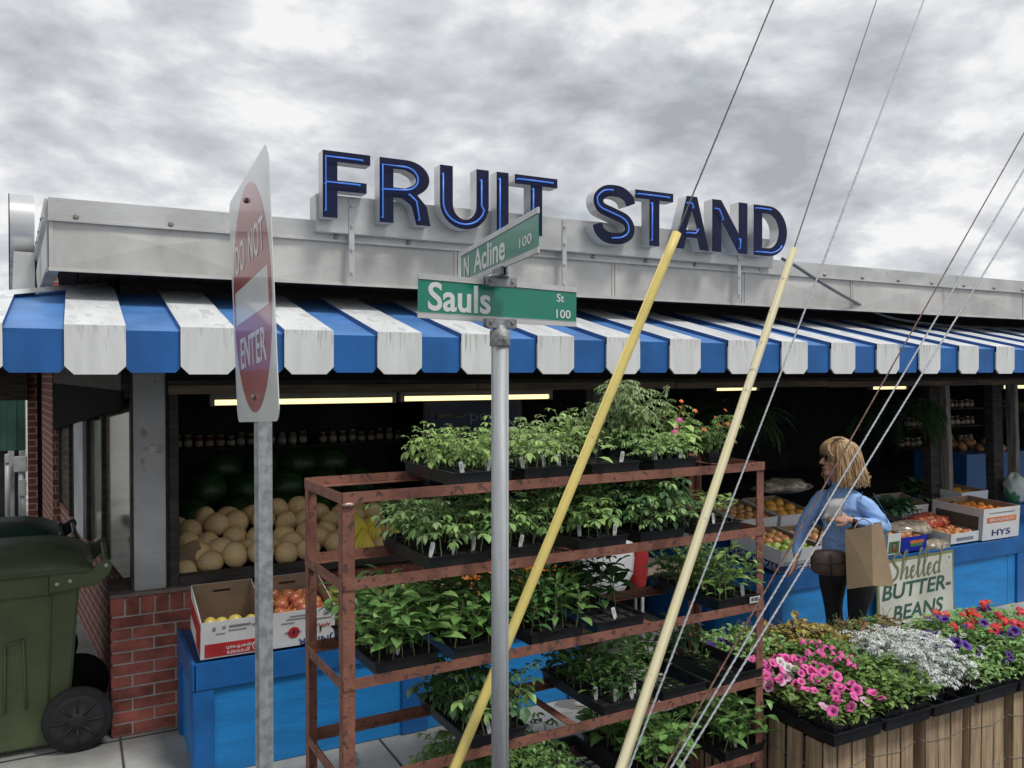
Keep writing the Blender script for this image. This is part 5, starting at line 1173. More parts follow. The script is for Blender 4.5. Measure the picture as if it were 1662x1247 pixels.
# net and plastic bags
def lumpy(c, sx, sy, sz, mats, name, label, cat, seed=0, amp=.3, sub=20):
    mb = MB(); mb.sphere((0, 0, 0), 1, sub, sub // 2)
    for v in mb.bm.verts:
        n = mnoise.noise(v.co * 2.1 + Vector((seed, 0, 0))) + .5 * mnoise.noise(v.co * 5 + Vector((seed, 3, 0))); v.co *= 1 + amp * n
        v.co = Vector((v.co.x * sx, v.co.y * sy, max(v.co.z, -.75) * sz))
    return tag(part(name, mb, mats, None, loc=c), label, cat)
netred = M('red_net_bag', (.45, .06, .03), .5, 0, .3, 40, .5, 60, speck=((.62, .30, .15), 22, .55)); plast = M('clear_bag_over_onions', (.36, .31, .23), .2, 0, .3, 14, .5, 30, coat=.5, speck=((.62, .60, .55), 12, .60)); wplast = M('white_plastic_bag', (.70, .72, .74), .25, 0, .06, 12, .6, 16, coat=.4)
def at2(px, py, Y): return PY(px, py, Y)
lumpy(at2(1505, 848, 4.75), .30, .15, .07, netred, 'net_bag', 'red net bag of onions lying across the right counter', 'bag', 1); lumpy(at2(1545, 868, 4.6), .22, .13, .05, netred, 'net_bag', 'smaller red net bag beside the low notched box', 'bag', 4)
lumpy(at2(1475, 860, 4.6), .26, .13, .07, plast, 'plastic_bag', 'crinkled clear bag of onions behind the deep blue box', 'bag', 2); lumpy(at2(1520, 887, 4.42), .16, .09, .055, plast, 'plastic_bag', 'clear plastic bag at the counter edge right of the deep blue box', 'bag', 6)
lumpy(at2(1272, 790, 5.35), .30, .15, .07, plast, 'plastic_bag', 'crumpled clear bag behind the apple boxes', 'bag', 9); lumpy(at2(1648, 795, 5.0), .10, .10, .17, M('white_green_bag', (.6, .64, .6), .4, 0, .1, 8, .4, 20, speck=((.08, .25, .10), 6, .55)), 'printed_bag', 'white and green printed bag at the right edge', 'bag', 3)
lumpy(Vector((XY(975, 4.2), 4.15, .86)), .20, .07, .27, wplast, 'plastic_bag', 'white crinkled plastic hanging behind the seedlings', 'bag', 7, .12); lumpy(Vector((XY(1035, 4.35), 4.35, .80)), .075, .06, .28, M('red_cloth', (.42, .02, .02), .7, 0, .2, 6, .3, 20), 'red_cloth', 'red cloth hanging beside the white plastic', 'cloth', 8, .12)
def greens(c, r, mat, label, cat='greens', name='leafy_greens', n=170, ln=.10, up=.6):
    mb = MB()
    for k in range(n):
        a = rnd(0, 6.28); q = rnd(0, 1) ** .5 * r; leaf(mb, (math.cos(a) * q, math.sin(a) * q * .7, rnd(0, r * .5)), a + rnd(-.5, .5), rnd(up - .5, up + .6), ln * rnd(.7, 1.2), ln * .6 * rnd(.8, 1.2), rnd(.5, 1.6), .4, 4, (.8, 1.1, .9))
    return tag(part(name, mb, [mat], None, loc=c, recalc=False), label, cat)
greens(at2(1445, 835, 4.8), .19, M('kale_leaf', (.07, .15, .085), .6, 0, .2, 30, trans=.15, island=.3), 'dark curly kale heaped behind the woman'); greens(at2(1500, 806, 5.3), .2, lf_dark, 'dark greens in the box behind the kale')
# chair back behind the rack
t = thing('chair', 'tan rounded chair back showing behind the rack', 'chair', (XY(1035, 4.75), 4.75, 0), .2); tanm = M('tan_vinyl', (.30, .24, .19), .6, 0, .1, 6)
mb = MB(); mb.prism(rrect(.36, .42, .07), -.012, .012); part('backrest', mb, tanm, t, bevel=.004, loc=(0, .18, 1.05)); mb = MB(); mb.b2((-.2, -.22, .62), (.2, .18, .66)); part('seat', mb, tanm, t, bevel=.01)
for sx in (-.17, .17):
    for sy in (-.2, .17): mb = MB(); mb.tube([(sx, sy, 0), (sx, sy, .62)], .012); part('leg', mb, galv, t)
    mb = MB(); mb.tube([(sx, .18, .6), (sx, .18, 1.0)], .010); part('back_frame', mb, galv, t)

# ------------------------------------------------------------------ melons, bananas, window shelf
mb = MB(); mb.b2((.47, 5.13, .72), (3.25, 6.05, .79)); tag(part('melon_shelf', mb, darkwood), 'dark wooden shelf inside the window under the melons', 'shelf')
melm = M('cantaloupe_rind', (.80, .57, .29), .7, 0, .15, 5, 0.5, 55, col2=(.62, .43, .21), lo=.35, hi=.65, speck=((.66, .57, .40), 34, .56))
MEL = []
for k in range(4):
    mb = MB(); mb.sphere((0, 0, 0), .078, 24, 14, (1, 1, rnd(.94, 1.04)))
    for v in mb.bm.verts: 
        an = math.atan2(v.co.y, v.co.x); v.co *= 1 + .012 * abs(math.sin(an * 5)) * (1 - (v.co.z / .08) ** 2 if abs(v.co.z) < .08 else 0)
    MEL.append(mb.mesh('cantaloupe', melm))
rows = [(5.23, .862, 0), (5.35, .888, .07), (5.47, .945, .03), (5.60, 1.0, .08), (5.73, 1.035, .02)]
for ri, (y, z, off) in enumerate(rows):
    x = .56 + off
    while x < 1.92:
        o = link('cantaloupe', random.choice(MEL), None, (x + rnd(-.02, .02), y + rnd(-.03, .03), z + rnd(-.025, .04) - .06 * max(0, (x - 1.45)) * (ri / 3) - (.03 if x < .62 else 0)), (rnd(0, 6), rnd(0, 6), rnd(0, 6)), [rnd(.84, 1.10), rnd(.86, 1.08), rnd(.86, 1.08)])
        tag(o, 'tan netted cantaloupe in the heap inside the window', 'melon', 'cantaloupes heaped inside the window'); x += rnd(.142, .160)
mb = MB(); mb.box((.60, 5.24, .88), (.16, .004, .20), Matrix.Rotation(.25, 3, 'Z') @ Matrix.Rotation(-.3, 3, 'Y')); tag(part('cardboard_flap', mb, card_b), 'brown cardboard flap leaning at the left end of the melons', 'cardboard')
ban = M('banana_peel', (.78, .60, .07), .5, 0, .12, 8, 0, 1, col2=(.60, .52, .07), lo=.35, hi=.6, speck=((.16, .11, .04), 26, .66))
def banana_bunch(c, rz, label, n=5):
    t = thing('banana_bunch', label, 'bananas', c, rz, 'banana bunches behind the rack')
    for k in range(n):
        a = (k - (n - 1) / 2) * .36 + rnd(-.06, .06); mb = MB(); pts = [Vector((0, 0, .16)), Vector((math.sin(a) * .02, -.015, .135)), Vector((math.sin(a) * .06, -.05, .09)), Vector((math.sin(a) * .085, -.062, .03)), Vector((math.sin(a) * .09, -.048, -.03)), Vector((math.sin(a) * .08, -.02, -.065)), Vector((math.sin(a) * .078, -.01, -.075))]
        mb.tube(cat_rom(pts, 3), [.006, .007, .008, .010, .0135, .0165, .0175, .018, .018, .0178, .0175, .017, .0155, .013, .010, .007, .005, .0045, .004][:len(cat_rom(pts, 3))], 7); part('banana', mb, ban, t)
    return t
for i, (px, py, y) in enumerate(((572, 872, 5.25), (600, 880, 5.3), (622, 878, 5.4), (588, 900, 5.18), (640, 890, 5.3), (563, 862, 5.45))):
    banana_bunch(PY(px, py, y), rnd(-.5, .5), ['yellow banana bunch beside the melons, leftmost', 'yellow banana bunch in the middle of the banana heap', 'yellow banana bunch partly behind the tomato tray', 'small greenish banana bunch lowest in the heap', 'banana bunch at the right end of the heap', 'banana bunch behind the leftmost one'][i])

# ------------------------------------------------------------------ interior: lamps, jars, watermelons, sign, ferns
def tubelight(x, y, z, label, w=1.2):
    t = thing('tube_light', label, 'ceiling light', (x, y, z), 0, 'fluorescent tubes along the beam'); mb = MB(); mb.tube([(.02, 0, 0), (w - .02, 0, 0)], .017, 12); part('tube', mb, lamp_m, t)
    mb = MB(); mb.b2((0, -.03, .022), (w, .04, .055)); mb.b2((-.01, -.028, -.02), (.018, .028, .06)); mb.b2((w - .018, -.028, -.02), (w + .01, .028, .06)); part('housing', mb, M('grimy_white_fixture', (.35, .35, .33), .5), t, bevel=.002)
tubelight(.75, 5.45, 1.812, 'lit fluorescent tube over the melons, left one of the pair'); tubelight(2.0, 5.45, 1.818, 'lit fluorescent tube right of the first, partly behind the grey post')
tubelight(XY(1158, 5.7), 5.7, 1.855, 'short lit tube above the hanging fern near the pale yellow guard', XY(1228, 5.7) - XY(1158, 5.7)); tubelight(XY(1412, 5.6), 5.6, 1.85, 'short lit tube above the large hanging fern behind the wires', XY(1470, 5.6) - XY(1412, 5.6)); tubelight(8.75, 5.4, 1.845, 'lit tube at the far right edge')
mb = MB(); mb.b2((.55, 8.25, 1.255), (3.3, 8.52, 1.28)); tag(part('jar_shelf', mb, darkwood), 'long dark shelf of jars at the back of the stand', 'shelf')
jm = [M('jar_contents_' + n, c, .25, 0, .2, 12, coat=.6) for n, c in (('amber', (.22, .10, .03)), ('red', (.20, .03, .02)), ('pale', (.30, .28, .22)), ('green', (.10, .14, .05)))]; lidm = M('jar_lid', (.45, .43, .38), .4, .5); labm = M('jar_label', (.55, .54, .50), .6)
JAR = []
for k in range(4):
    mb = MB(); mb.lathe([(.036, 0), (.038, .01), (.038, .085), (.028, .10), (.028, .104)], (0, 0, 0), 14, mi=0); mb.lathe([(.031, .104), (.031, .122)], (0, 0, 0), 14, mi=1); mb.lathe([(.0388, .02), (.0388, .07)], (0, 0, 0), 14, mi=2); JAR.append(mb.mesh('jar', [jm[k], lidm, labm]))
def jarrow(x0, x1, y, z, lab, grp, st=.095):
    x = x0
    while x < x1:
        if random.random() > .12: tag(link('jar', random.choice(JAR), None, (x, y, z), (0, 0, rnd(0, 6)), (1, 1, rnd(.85, 1.15))), lab, 'jar', grp)
        x += st * rnd(.95, 1.15)
jarrow(.85, 3.2, 8.36, 1.281, 'small lidded jar on the long back shelf', 'jars on the back shelf')
for z in (.98, 1.25, 1.50):
    mb = MB(); mb.b2((9.9, 7.4, z - .02), (11.6, 7.65, z - .001)); tag(part('rack_shelf', mb, darkwood), {.98: 'lowest', 1.25: 'middle', 1.50: 'top'}[z] + ' dark shelf of jars between the right hand posts', 'shelf'); jarrow(9.95, 11.55, 7.5, z, 'lidded jar on the shelves between the right hand posts', 'jars between the right hand posts', .11)
wm = M('watermelon_rind', (.035, .10, .03), .4, 0, .2, 5, 0, 1, col2=(.012, .035, .014), stretch=(1, 6, 6)); mb = MB(); mb.sphere((0, 0, 0), .14, 22, 14, (1.15, 1, 1)); WM = mb.mesh('watermelon', wm)
mb = MB(); mb.b2((.6, 6.3, .01), (2.4, 7.3, .80)); tag(part('melon_bin', mb, darkwood), 'dark bin of watermelons behind the cantaloupes', 'bin')
for j in range(3):
    for i in range(6 - j): tag(link('watermelon', WM, None, (.78 + i * .29 + j * .14 + rnd(-.02, .02), 6.5 + j * .26, .93 + j * .15 + rnd(-.01, .01)), (rnd(-.3, .3), rnd(-.3, .3), rnd(0, 3))), 'dark green watermelon in the heap behind the cantaloupes', 'watermelon', 'watermelons behind the cantaloupes')
t = thing('drinks_cooler', 'dark blue drinks cooler with a pale logo at the back', 'cooler', (XY(770, 7.6), 7.6, 0)); cb_ = M('cooler_navy', (.008, .015, .04), .3, coat=.5)
mb = MB(); mb.b2((-.55, 0, 0), (.55, .7, 1.72)); part('cabinet', mb, cb_, t, bevel=.01); mb = MB(); mb.b2((-.50, -.004, 1.42), (.50, -.001, 1.68)); part('header_panel', mb, M('cooler_header', (.012, .035, .11), .3), t); mb = MB(); mb.b2((-.48, -.006, .1), (.48, -.003, 1.36)); part('glass_door', mb, M('cooler_glass', (.01, .012, .018), .1), t)
lettering('pepsi', .42, .13, M('pale_logo', (.35, .38, .42), .5), t, (.16, -.0052, 1.545)); mb = MB(); mb.tube([(-.42, -.005, 1.56), (-.3, -.006, 1.58), (-.15, -.006, 1.55), (.0, -.006, 1.62)], [.03, .014, .01, .004], 8); part('logo_swirl', mb, M('swirl_yellow', (.35, .33, .22), .5), t)
mb = MB(); mb.prism([(-.04, 0), (.04, 0), (.05, .2), (-.05, .2)], -.003, 0)
def fern(c, r, h, label):
    t = thing('hanging_fern', label, 'hanging plant', c, 0, 'ferns hanging inside the stand'); mb = MB(); mb.lathe([(.06, -.10), (.10, 0), (.105, .005)], (0, 0, 0), 16); part('basket', mb, black, t)
    mb = MB()
    for k in range(3): a = k * 2.09; mb.tube([(math.cos(a) * .1, math.sin(a) * .1, 0), (0, 0, .35)], .0015, 4)
    part('hanger', mb, black, t); mb = MB()
    for k in range(85):
        az = rnd(0, 6.28); el = rnd(.1, 1.2); ln = r * rnd(.8, 1.5); p = Vector((math.cos(az) * .05, math.sin(az) * .05, 0)); e = el; n = 15; pts = [p.copy()]
        for i in range(n):
            p = p + Vector((math.cos(az) * math.cos(e), math.sin(az) * math.cos(e), math.sin(e))) * ln / n; e = max(-1.45, e - rnd(.10, .2) * (h / r)); pts.append(p.copy()); s = ln * .13 * math.sin(math.pi * (i + 1.2) / (n + 1.5))
            for sg in (-1, 1): leaf(mb, p, az + sg * 1.35, e * .5 - .2, s, s * .4, .5, .2, 2, (1.0,))
        mb.tube(pts, .0012, 4, False)
    part('fronds', mb, lf_fern, t, recalc=False)
fern((XY(1200, 5.2), 5.2, 1.62), .33, .30, 'hanging fern left of the woman, behind the pale yellow guard'); fern((XY(1452, 5.2), 5.2, 1.62), .40, .45, 'large drooping fern above the woman, behind the wires'); fern((XY(1662, 5.3), 5.3, 1.6), .3, .3, 'hanging fern at the right edge')
mb = MB(); mb.b2((9.4, 6.2, .01), (10.9, 6.9, 1.02)); tag(part('onion_bin', mb, blue_d), 'dark blue bin of onions between the right hand posts', 'bin')
onm = apple_mesh(fruitm('onion_skin', (.45, .25, .10), (.38, .18, .07)), .05)
for k in range(26): tag(link('onion', onm, None, (rnd(9.5, 10.8), rnd(6.25, 6.8), 1.05 + rnd(0, .08)), (rnd(-1, 1), rnd(-1, 1), 0)), 'brown onion heaped in the dark blue bin', 'onion', 'onions in the dark blue bin')

# ------------------------------------------------------------------ wheeled bins
def wheelie(x, y, mat, lidmat, label, rz=0):
    t = thing('wheeled_bin', label, 'bin', (x, y, 0), rz, 'wheeled bins beside the stand'); W = .64; Dp = .70; Hh = .97    # local: +x is the handle/wheel side, we look at -y
    mb = MB(); a = []
    for (z, x0, x1, yo) in ((.03, -.56, -.10, .06), (.30, -.61, -.075, .035), (.88, -.70, -.03, .0), (.97, -.715, -.02, -.012)):
        a.append([mb.bm.verts.new(p) for p in ((x0, yo, z), (x1, yo, z), (x1, W - yo, z), (x0, W - yo, z))])
    for i in range(3):
        for k in range(4): mb.bm.faces.new([a[i][k], a[i][(k + 1) % 4], a[i + 1][(k + 1) % 4], a[i + 1][k]])
    mb.bm.faces.new(a[0][::-1]); mb.bm.faces.new(a[-1]); part('body', mb, mat, t, bevel=.012)
    mb = MB(); mb.b2((-.725, -.022, .845), (-.17, -.001, .955)); part('rim_band', mb, mat, t, bevel=.006)
    for xc_ in (-.55, -.33):   # recessed side ribs
        mb = MB(); pts = [(xc_ - .045, .034, .25), (xc_ - .04, .012, .60), (xc_ + .04, .012, .62), (xc_ + .05, .034, .25)]
        for p, q in zip(pts[:-1], pts[1:]): mb.tube([p, q], .007, 6)
        part('side_rib', mb, mat, t)
    mb = MB(); mb.tube([(-.18, .03, .25), (-.165, -.002, .84)], .004, 6); part('seam', mb, mat, t)
    mb = MB()   # handle bracket with bar
    for yy in (-.03, W + .0):
        mb = MB(); mb.prism([(-.17, .855), (-.05, .865), (.04, .87), (.11, .925), (.125, .965), (.115, .995), (.09, 1.0), (.05, .975), (.0, .955), (-.17, .955)], yy, yy + .03); part('handle_bracket', mb, mat, t, bevel=.004)
    mb = MB(); mb.tube([(.098, -.02, .972), (.098, W + .02, .972)], .015, 12); part('handle', mb, mat, t)
    for p in ((-.135, -.0305, .90), (-.075, -.0305, .91), (.095, -.0305, .975)): mb = MB(); mb.tube([p, (p[0], p[1] - .004, p[2])], .010, 10); part('rivet', mb, galv, t)
    mb = MB(); sec = []
    for (x0, z0) in ((-.75, .965), (-.74, 1.0), (-.62, 1.045), (-.40, 1.065), (-.18, 1.06), (-.06, 1.035), (.0, 1.0), (.03, .985), (.03, .965)): sec.append((x0, z0))
    rings = []
    for yy, k in ((-.04, 0), (-.035, .35), (.03, .9), (W / 2, 1), (W - .03, .9), (W + .035, .35), (W + .04, 0)): rings.append([mb.bm.verts.new((x0, yy, .965 + (z0 - .965) * (k if z0 > .97 else 1))) for x0, z0 in sec])
    for i in range(6):
        for j in range(len(sec)): 
            q = [rings[i][j], rings[i][(j + 1) % len(sec)], rings[i + 1][(j + 1) % len(sec)], rings[i + 1][j]]
            try: f = mb.bm.faces.new(q); f.smooth = True
            except ValueError: pass
    mb.b2((-.755, -.046, .955), (.02, W + .046, .975)); part('lid', mb, lidmat, t)
    mb = MB(); mb.tube([(.02, .03, .985), (.02, .16, .985)], .016, 10); mb.tube([(.02, W - .16, .985), (.02, W - .03, .985)], .016, 10); part('hinge', mb, mat, t)
    for yy in (-.005, W - .06):
        mb = MB(); mb.lathe([(.02, -.001), (.155, 0), (.168, .010), (.170, .03), (.168, .05), (.155, .06), (.02, .061)], (-.045, yy + .03, .168), 36, Vector((0, -1, 0))); w_ = part('wheel', mb, rubber, t)
        mb = MB(); s0 = -1 if yy < .1 else 1; y_ = yy - .034 if yy < .1 else yy + .034; mb.lathe([(.135, 0), (.13, .006), (.10, .004), (.045, .004), (.04, .012), (.01, .012)], (-.045, yy - .028 if yy < .1 else yy + .03, .168), 30, Vector((0, -1, 0)))
        for k in range(8): an = k * math.pi / 4; c_ = (-.045, yy - .034, .168); mb.tube([(c_[0] + .04 * math.cos(an), c_[1], c_[2] + .04 * math.sin(an)), (c_[0] + .13 * math.cos(an), c_[1], c_[2] + .13 * math.sin(an))], .006, 6)
        part('rim', mb, M('hub_black', (.015, .016, .018), .7, 0, .2, 10), w_)
    mb = MB(); mb.b2((-.66, -.016, .80), (-.60, .0, .83)); part('lid_latch', mb, salu, t, bevel=.004)
    return t
wheelie(.045, 4.93, bingr, M('olive_lid_plastic', (.066, .083, .042), .5, 0, .12, 5, .08, 60), 'olive green wheeled bin with rounded lid, nearer the camera', 0)
wheelie(-.10, 5.75, bingd, bingd, 'dark green wheeled bin behind the olive one, only its lid showing', .03)

# ------------------------------------------------------------------ left background
t = thing('brick_shop', 'red brick shop wall beyond the stand with a dark doorway', 'building'); 
xa, xb = XY(44, 10.5), XY(60, 10.5)
mb = MB(); mb.b2((xa, 10.5, 0), (xb, 11.2, 3.2)); part('brick_pilaster', mb, fbrick, t)
mb = MB(); mb.b2((xb + .002, 10.62, 0), (XY(74, 10.62), 10.7, 2.4)); part('door', mb, M('dark_door', (.03, .03, .035), .5), t)
mb = MB(); mb.b2((XY(74, 10.5), 10.5, 0), (XY(97, 10.5), 11.2, 3.2)); part('brick_pilaster', mb, fbrick, t)
mb = MB(); mb.b2((XY(-20, 10.4), 10.35, 2.02), (XY(110, 10.4), 11.5, 2.3)); mb.b2((XY(-40, 10.4), 10.4, 1.70), (XY(44, 10.4), 10.5, 2.02)); mb.b2((XY(-20, 9.4), 9.3, 2.12), (XY(100, 9.4), 10.4, 2.2)); part('canopy_and_shade', mb, darkwood, t)  # canopy, plus a hanging dark strip standing in for the shade beneath it
t = thing('green_metal_shed', 'green corrugated metal wall far left under the awning', 'building'); mb = MB()
for k in range(40): x = XY(-90, 13) + k * .1; mb.b2((x, 13 - (.02 if k % 2 else 0), .95), (x + .1, 13.2, 1.75)) if x < XY(38, 13) else None
part('corrugated_wall', mb, M('green_cladding', (.03, .10, .07), .6, 0, .15, 3), t); mb = MB(); mb.b2((XY(-90, 13.1), 13.1, 0), (XY(40, 13.1), 13.2, .95)); part('dark_opening', mb, dark, t)
mb = MB(); mb.b2((XY(12, 12.9), 12.85, 0), (XY(22, 12.9), 12.95, .95)); mb.b2((XY(30, 12.9), 12.85, 0), (XY(40, 12.9), 12.95, .95)); part('grey_post', mb, greypost, t)
mtg = M('meter_grey', (.50, .52, .52), .5, .2, .08, 8)
for (a, b, c, d, lab) in ((6, 14, 738, 752, 'small pale conduit cap on the far left wall'), (21, 43, 742, 766, 'larger grey electric meter box on the far left wall'), (28, 41, 780, 806, 'lower pale utility box on the far left wall')):
    p, q = PY(a, c, 12.7), PY(b, d, 12.7); t = thing('meter_box', lab, 'utility box', ((p.x + q.x) / 2, 12.7, q.z)); mb = MB(); mb.b2((-(q.x - p.x) / 2, 0, 0), ((q.x - p.x) / 2, .1, p.z - q.z)); part('case', mb, mtg, t, bevel=.008); mb = MB(); mb.tube([(0, .05, -.0), (0, .05, -q.z)], .03, 8); part('conduit', mb, mtg, t)

# ------------------------------------------------------------------ the woman
PD = 5.57; _o = P(1385, 605, PD)
WN = thing('person', 'blonde woman in light blue jacket and black trousers reaching towards the boxes', 'person', (_o.x, _o.y, 0), -YAW)
skin = M('skin', (.52, .29, .21), .5, 0, .05, 8); jack = M('light_blue_jacket', (.27, .45, .80), .65, 0, .06, 5, .35, 14); pant = M('black_trousers', (.012, .013, .017), .8, 0, .2, 10); shoe = M('dark_shoe', (.03, .022, .02), .6)
def pq(x, y, z): k = (PD + y) / PD; return ((2.294 + x) * k - 2.294, y, 2 - (2 - z) * k)   # picture-plane measure taken at depth PD -> true position at depth PD + y
prims = []   # (p0, r0, p1, r1, material index)
def cap(p0, r0, p1, r1, mi): prims.append((Vector(p0), r0, Vector(p1), r1, mi))
mb = MB(); fx, fy = -.94, -.34; sx_, sy_ = .34, -.94
def ringed(rings, mi):
    vs = []
    for (cx, cy, z, w, d) in rings:
        vs.append([mb.bm.verts.new((cx + math.cos(a) * w * sx_ + math.sin(a) * d * fx, cy + math.cos(a) * w * sy_ + math.sin(a) * d * fy, z)) for a in [2 * math.pi * k / 28 for k in range(28)]])
    for i in range(len(vs) - 1):
        for k in range(28): mb.bm.faces.new([vs[i][k], vs[i][(k + 1) % 28], vs[i + 1][(k + 1) % 28], vs[i + 1][k]])
    mb.bm.faces.new(vs[0][::-1]); mb.bm.faces.new(vs[-1])
    for (cx, cy, z, w, d) in rings: prims.append((Vector((cx, cy, z)), min(w, d) * .9, Vector((cx + .001, cy, z)), min(w, d) * .9, mi))
ringed([(-.035, 0, .60, .16, .11), (-.035, 0, .68, .19, .135), (-.04, 0, .76, .188, .135)], 2)
ringed([(-.04, 0, .775, .188, .136), (-.045, 0, .85, .172, .125), (-.05, 0, .93, .165, .118), (-.055, .0, 1.02, .175, .128), (-.062, 0, 1.10, .180, .128), (-.055, 0, 1.15, .172, .105), (-.058, 0, 1.19, .135, .082), (-.072, 0, 1.225, .085, .062), (-.08, 0, 1.25, .06, .052)], 1)
def limb(pts, rs, mi, n=4):
    pp = cat_rom([Vector(p) for p in pts], n); rr = cat_rom([Vector((r, 0, 0)) for r in rs], n); rr = [v.x for v in rr]
    mb.tube(pp, rr, 16)
    for k in (0, -1): mb.sphere(pp[k], rr[k] * .99, 14, 9)
    for i in range(len(pp) - 1): cap(pp[i], rr[i], pp[i + 1], rr[i + 1], mi)
# legs
limb([(.03, -.085, .72), (.02, -.09, .56), (.0, -.085, .40), (.02, -.075, .24), (.035, -.065, .09)], [.10, .088, .060, .056, .038], 2)
limb([(-.10, .075, .72), (-.10, .08, .56), (-.095, .08, .40), (-.075, .085, .24), (-.055, .095, .09)], [.10, .088, .060, .056, .038], 2)
for a, b in (((.045, -.055, .045), (-.10, -.15, .03)), ((-.045, .10, .045), (-.19, .01, .03))): limb([a, ((a[0] + b[0]) / 2, (a[1] + b[1]) / 2, .04), b], [.042, .040, .030], 3)
# left (near) arm bent across the chest
limb([(.005, -.145, 1.145), (.02, -.165, 1.125), (.085, -.185, 1.05), pq(.215, -.18, .955)], [.050, .060, .056, .046], 1)
limb([pq(.215, -.18, .955), pq(.12, -.245, .975), pq(.015, -.30, .998)], [.046, .042, .031], 1)
limb([pq(.012, -.302, .999), pq(-.02, -.315, 1.006)], [.025, .024], 0)
# right (far) arm reaching down
limb([(-.12, .13, 1.15), (-.150, .15, 1.13), (-.235, .15, 1.02), (-.292, .15, .905)], [.048, .056, .050, .041], 1)
limb([(-.292, .15, .905), (-.325, .12, .84), (-.350, .07, .775)], [.043, .038, .030], 1)
limb([(-.350, .07, .775), (-.358, .055, .752)], [.024, .023], 0)
# neck and head
limb([(-.075, 0, 1.22), (-.10, -.005, 1.30), (-.11, -.008, 1.36)], [.058, .052, .055], 0)
def ell(c, r, sc, mi, seg=24): mb.sphere(c, r, seg, seg // 2, sc); prims.append((Vector(c), r * min(sc), Vector(c) + Vector((.001, 0, 0)), r * min(sc), mi))
ell((-.098, -.01, 1.455), .1, (.98, .76, 1.06), 0); ell((-.135, -.012, 1.385), .07, (.82, .74, .98), 0); ell((-.176, -.014, 1.325), .026, (1, 1.1, .8), 0)
limb([(-.192, -.015, 1.432), (-.208, -.016, 1.415), (-.222, -.016, 1.397)], [.009, .011, .0125], 0, 2); ell((-.203, -.016, 1.393), .013, (1, 1.5, .7), 0)
ell((-.194, -.015, 1.367), .012, (1.0, 1.9, .45), 0); ell((-.190, -.015, 1.354), .012, (1.0, 1.7, .5), 0); ell((-.188, -.015, 1.46), .02, (.6, 2.4, .6), 0)
ell((-.15, -.055, 1.39), .03, (.9, .6, .9), 0)
ell((-.075, -.085, 1.415), .02, (.6, .35, 1.2), 0)
# hands: palm + five fingers each
def hand(wr, dirn, nrm, side, curl, spread=.16, s=1.0):
    d = Vector(dirn).normalized(); n = Vector(nrm); n = (n - d * n.dot(d)).normalized(); sd = d.cross(n) * side; wr = Vector(wr)
    pc = wr + d * .042 * s
    mb.sphere((0, 0, 0), 0.0001, 4, 2)
    for u in (-.024, -.008, .008, .024): limb([wr + d * .008, wr + d * .045 * s + sd * u, wr + d * .085 * s + sd * u * 1.1], [.014, .0135, .0115], 0, 2)
    for k, (u, ln) in enumerate(((-.028, .058), (-.0095, .072), (.0095, .078), (.028, .068))):
        b = wr + d * .085 * s + sd * u * 1.12; dd = (d + sd * spread * u / .03 * .4).normalized(); pts = [b]; a = curl * (.8 + .12 * k)
        for f_, seg in ((.45, a * .6), (.30, a * 1.3), (.25, a * 1.7)): v = dd * math.cos(seg) + n * math.sin(seg); pts.append(pts[-1] + v * ln * s * f_)
        limb(pts, [.0095, .0088, .008, .0068], 0, 2)
    b = wr + d * .025 + sd * .026; v = (d * .7 + sd * .75 + n * .35).normalized(); limb([b, b + v * .030, b + (v + d * .5).normalized() * .058], [.0125, .0105, .008], 0, 2)
hand(pq(-.022, -.316, 1.006), (-.88, -.05, .30), (-.2, .9, -.35), 1, .95)
hand((-.358, .055, .752), (-.30, -.25, -.92), (-.8, .5, .2), 1, .35)
me = mb.mesh('body_raw', [skin]); bo = bpy.data.objects.new('tmp', me); COL.objects.link(bo)
rm = bo.modifiers.new('r', 'REMESH'); rm.mode = 'VOXEL'; rm.voxel_size = .0052; rm.use_smooth_shade = True
sm = bo.modifiers.new('s', 'SMOOTH'); sm.factor = .5; sm.iterations = 5
bpy.context.view_layer.update(); bm_ = bpy.data.meshes.new_from_object(bo.evaluated_get(bpy.context.evaluated_depsgraph_get())); bpy.data.objects.remove(bo)
bm_.name = 'body'; bm_.materials.clear()
for m in (skin, jack, pant, shoe): bm_.materials.append(m)
def nearest(c):
    best = 1e9; mi = 1
    for p0, r0, p1, r1, k in prims:
        dx = p1 - p0; l2 = dx.length_squared; t = 0 if l2 < 1e-9 else max(0, min(1, (c - p0).dot(dx) / l2)); q = (c - (p0 + dx * t)).length - (r0 + (r1 - r0) * t)
        if q < best: best = q; mi = k
    return mi
_nr = [v.normal.copy() for v in bm_.vertices]
for v, vn in zip(bm_.vertices, _nr):
    c = v.co.copy()
    if .77 < c.z < 1.23 and not (c.x < -.30 or c.y < -.33):
        f = mnoise.noise(Vector((c.x * 9 + c.z * 14, c.y * 9, c.z * 22))) * .006 + abs(mnoise.noise(Vector((c.x * 16, c.y * 16 + 4, c.z * 34 + c.x * 20)))) * -.005; v.co = c + vn * f
for p in bm_.polygons:
    c = p.center; p.use_smooth = True
    if c.z > 1.262 : p.material_index = 0
    elif c.x > -.27 and c.z > 1.06 and c.y > -.22: p.material_index = 1
    elif c.z < .10: p.material_index = 3
    elif c.z < .765 and c.x > -.24: p.material_index = 2
    elif c.x > -.26 and c.y > -.16: p.material_index = 1
    else: p.material_index = nearest(c)
link('body', bm_, WN)
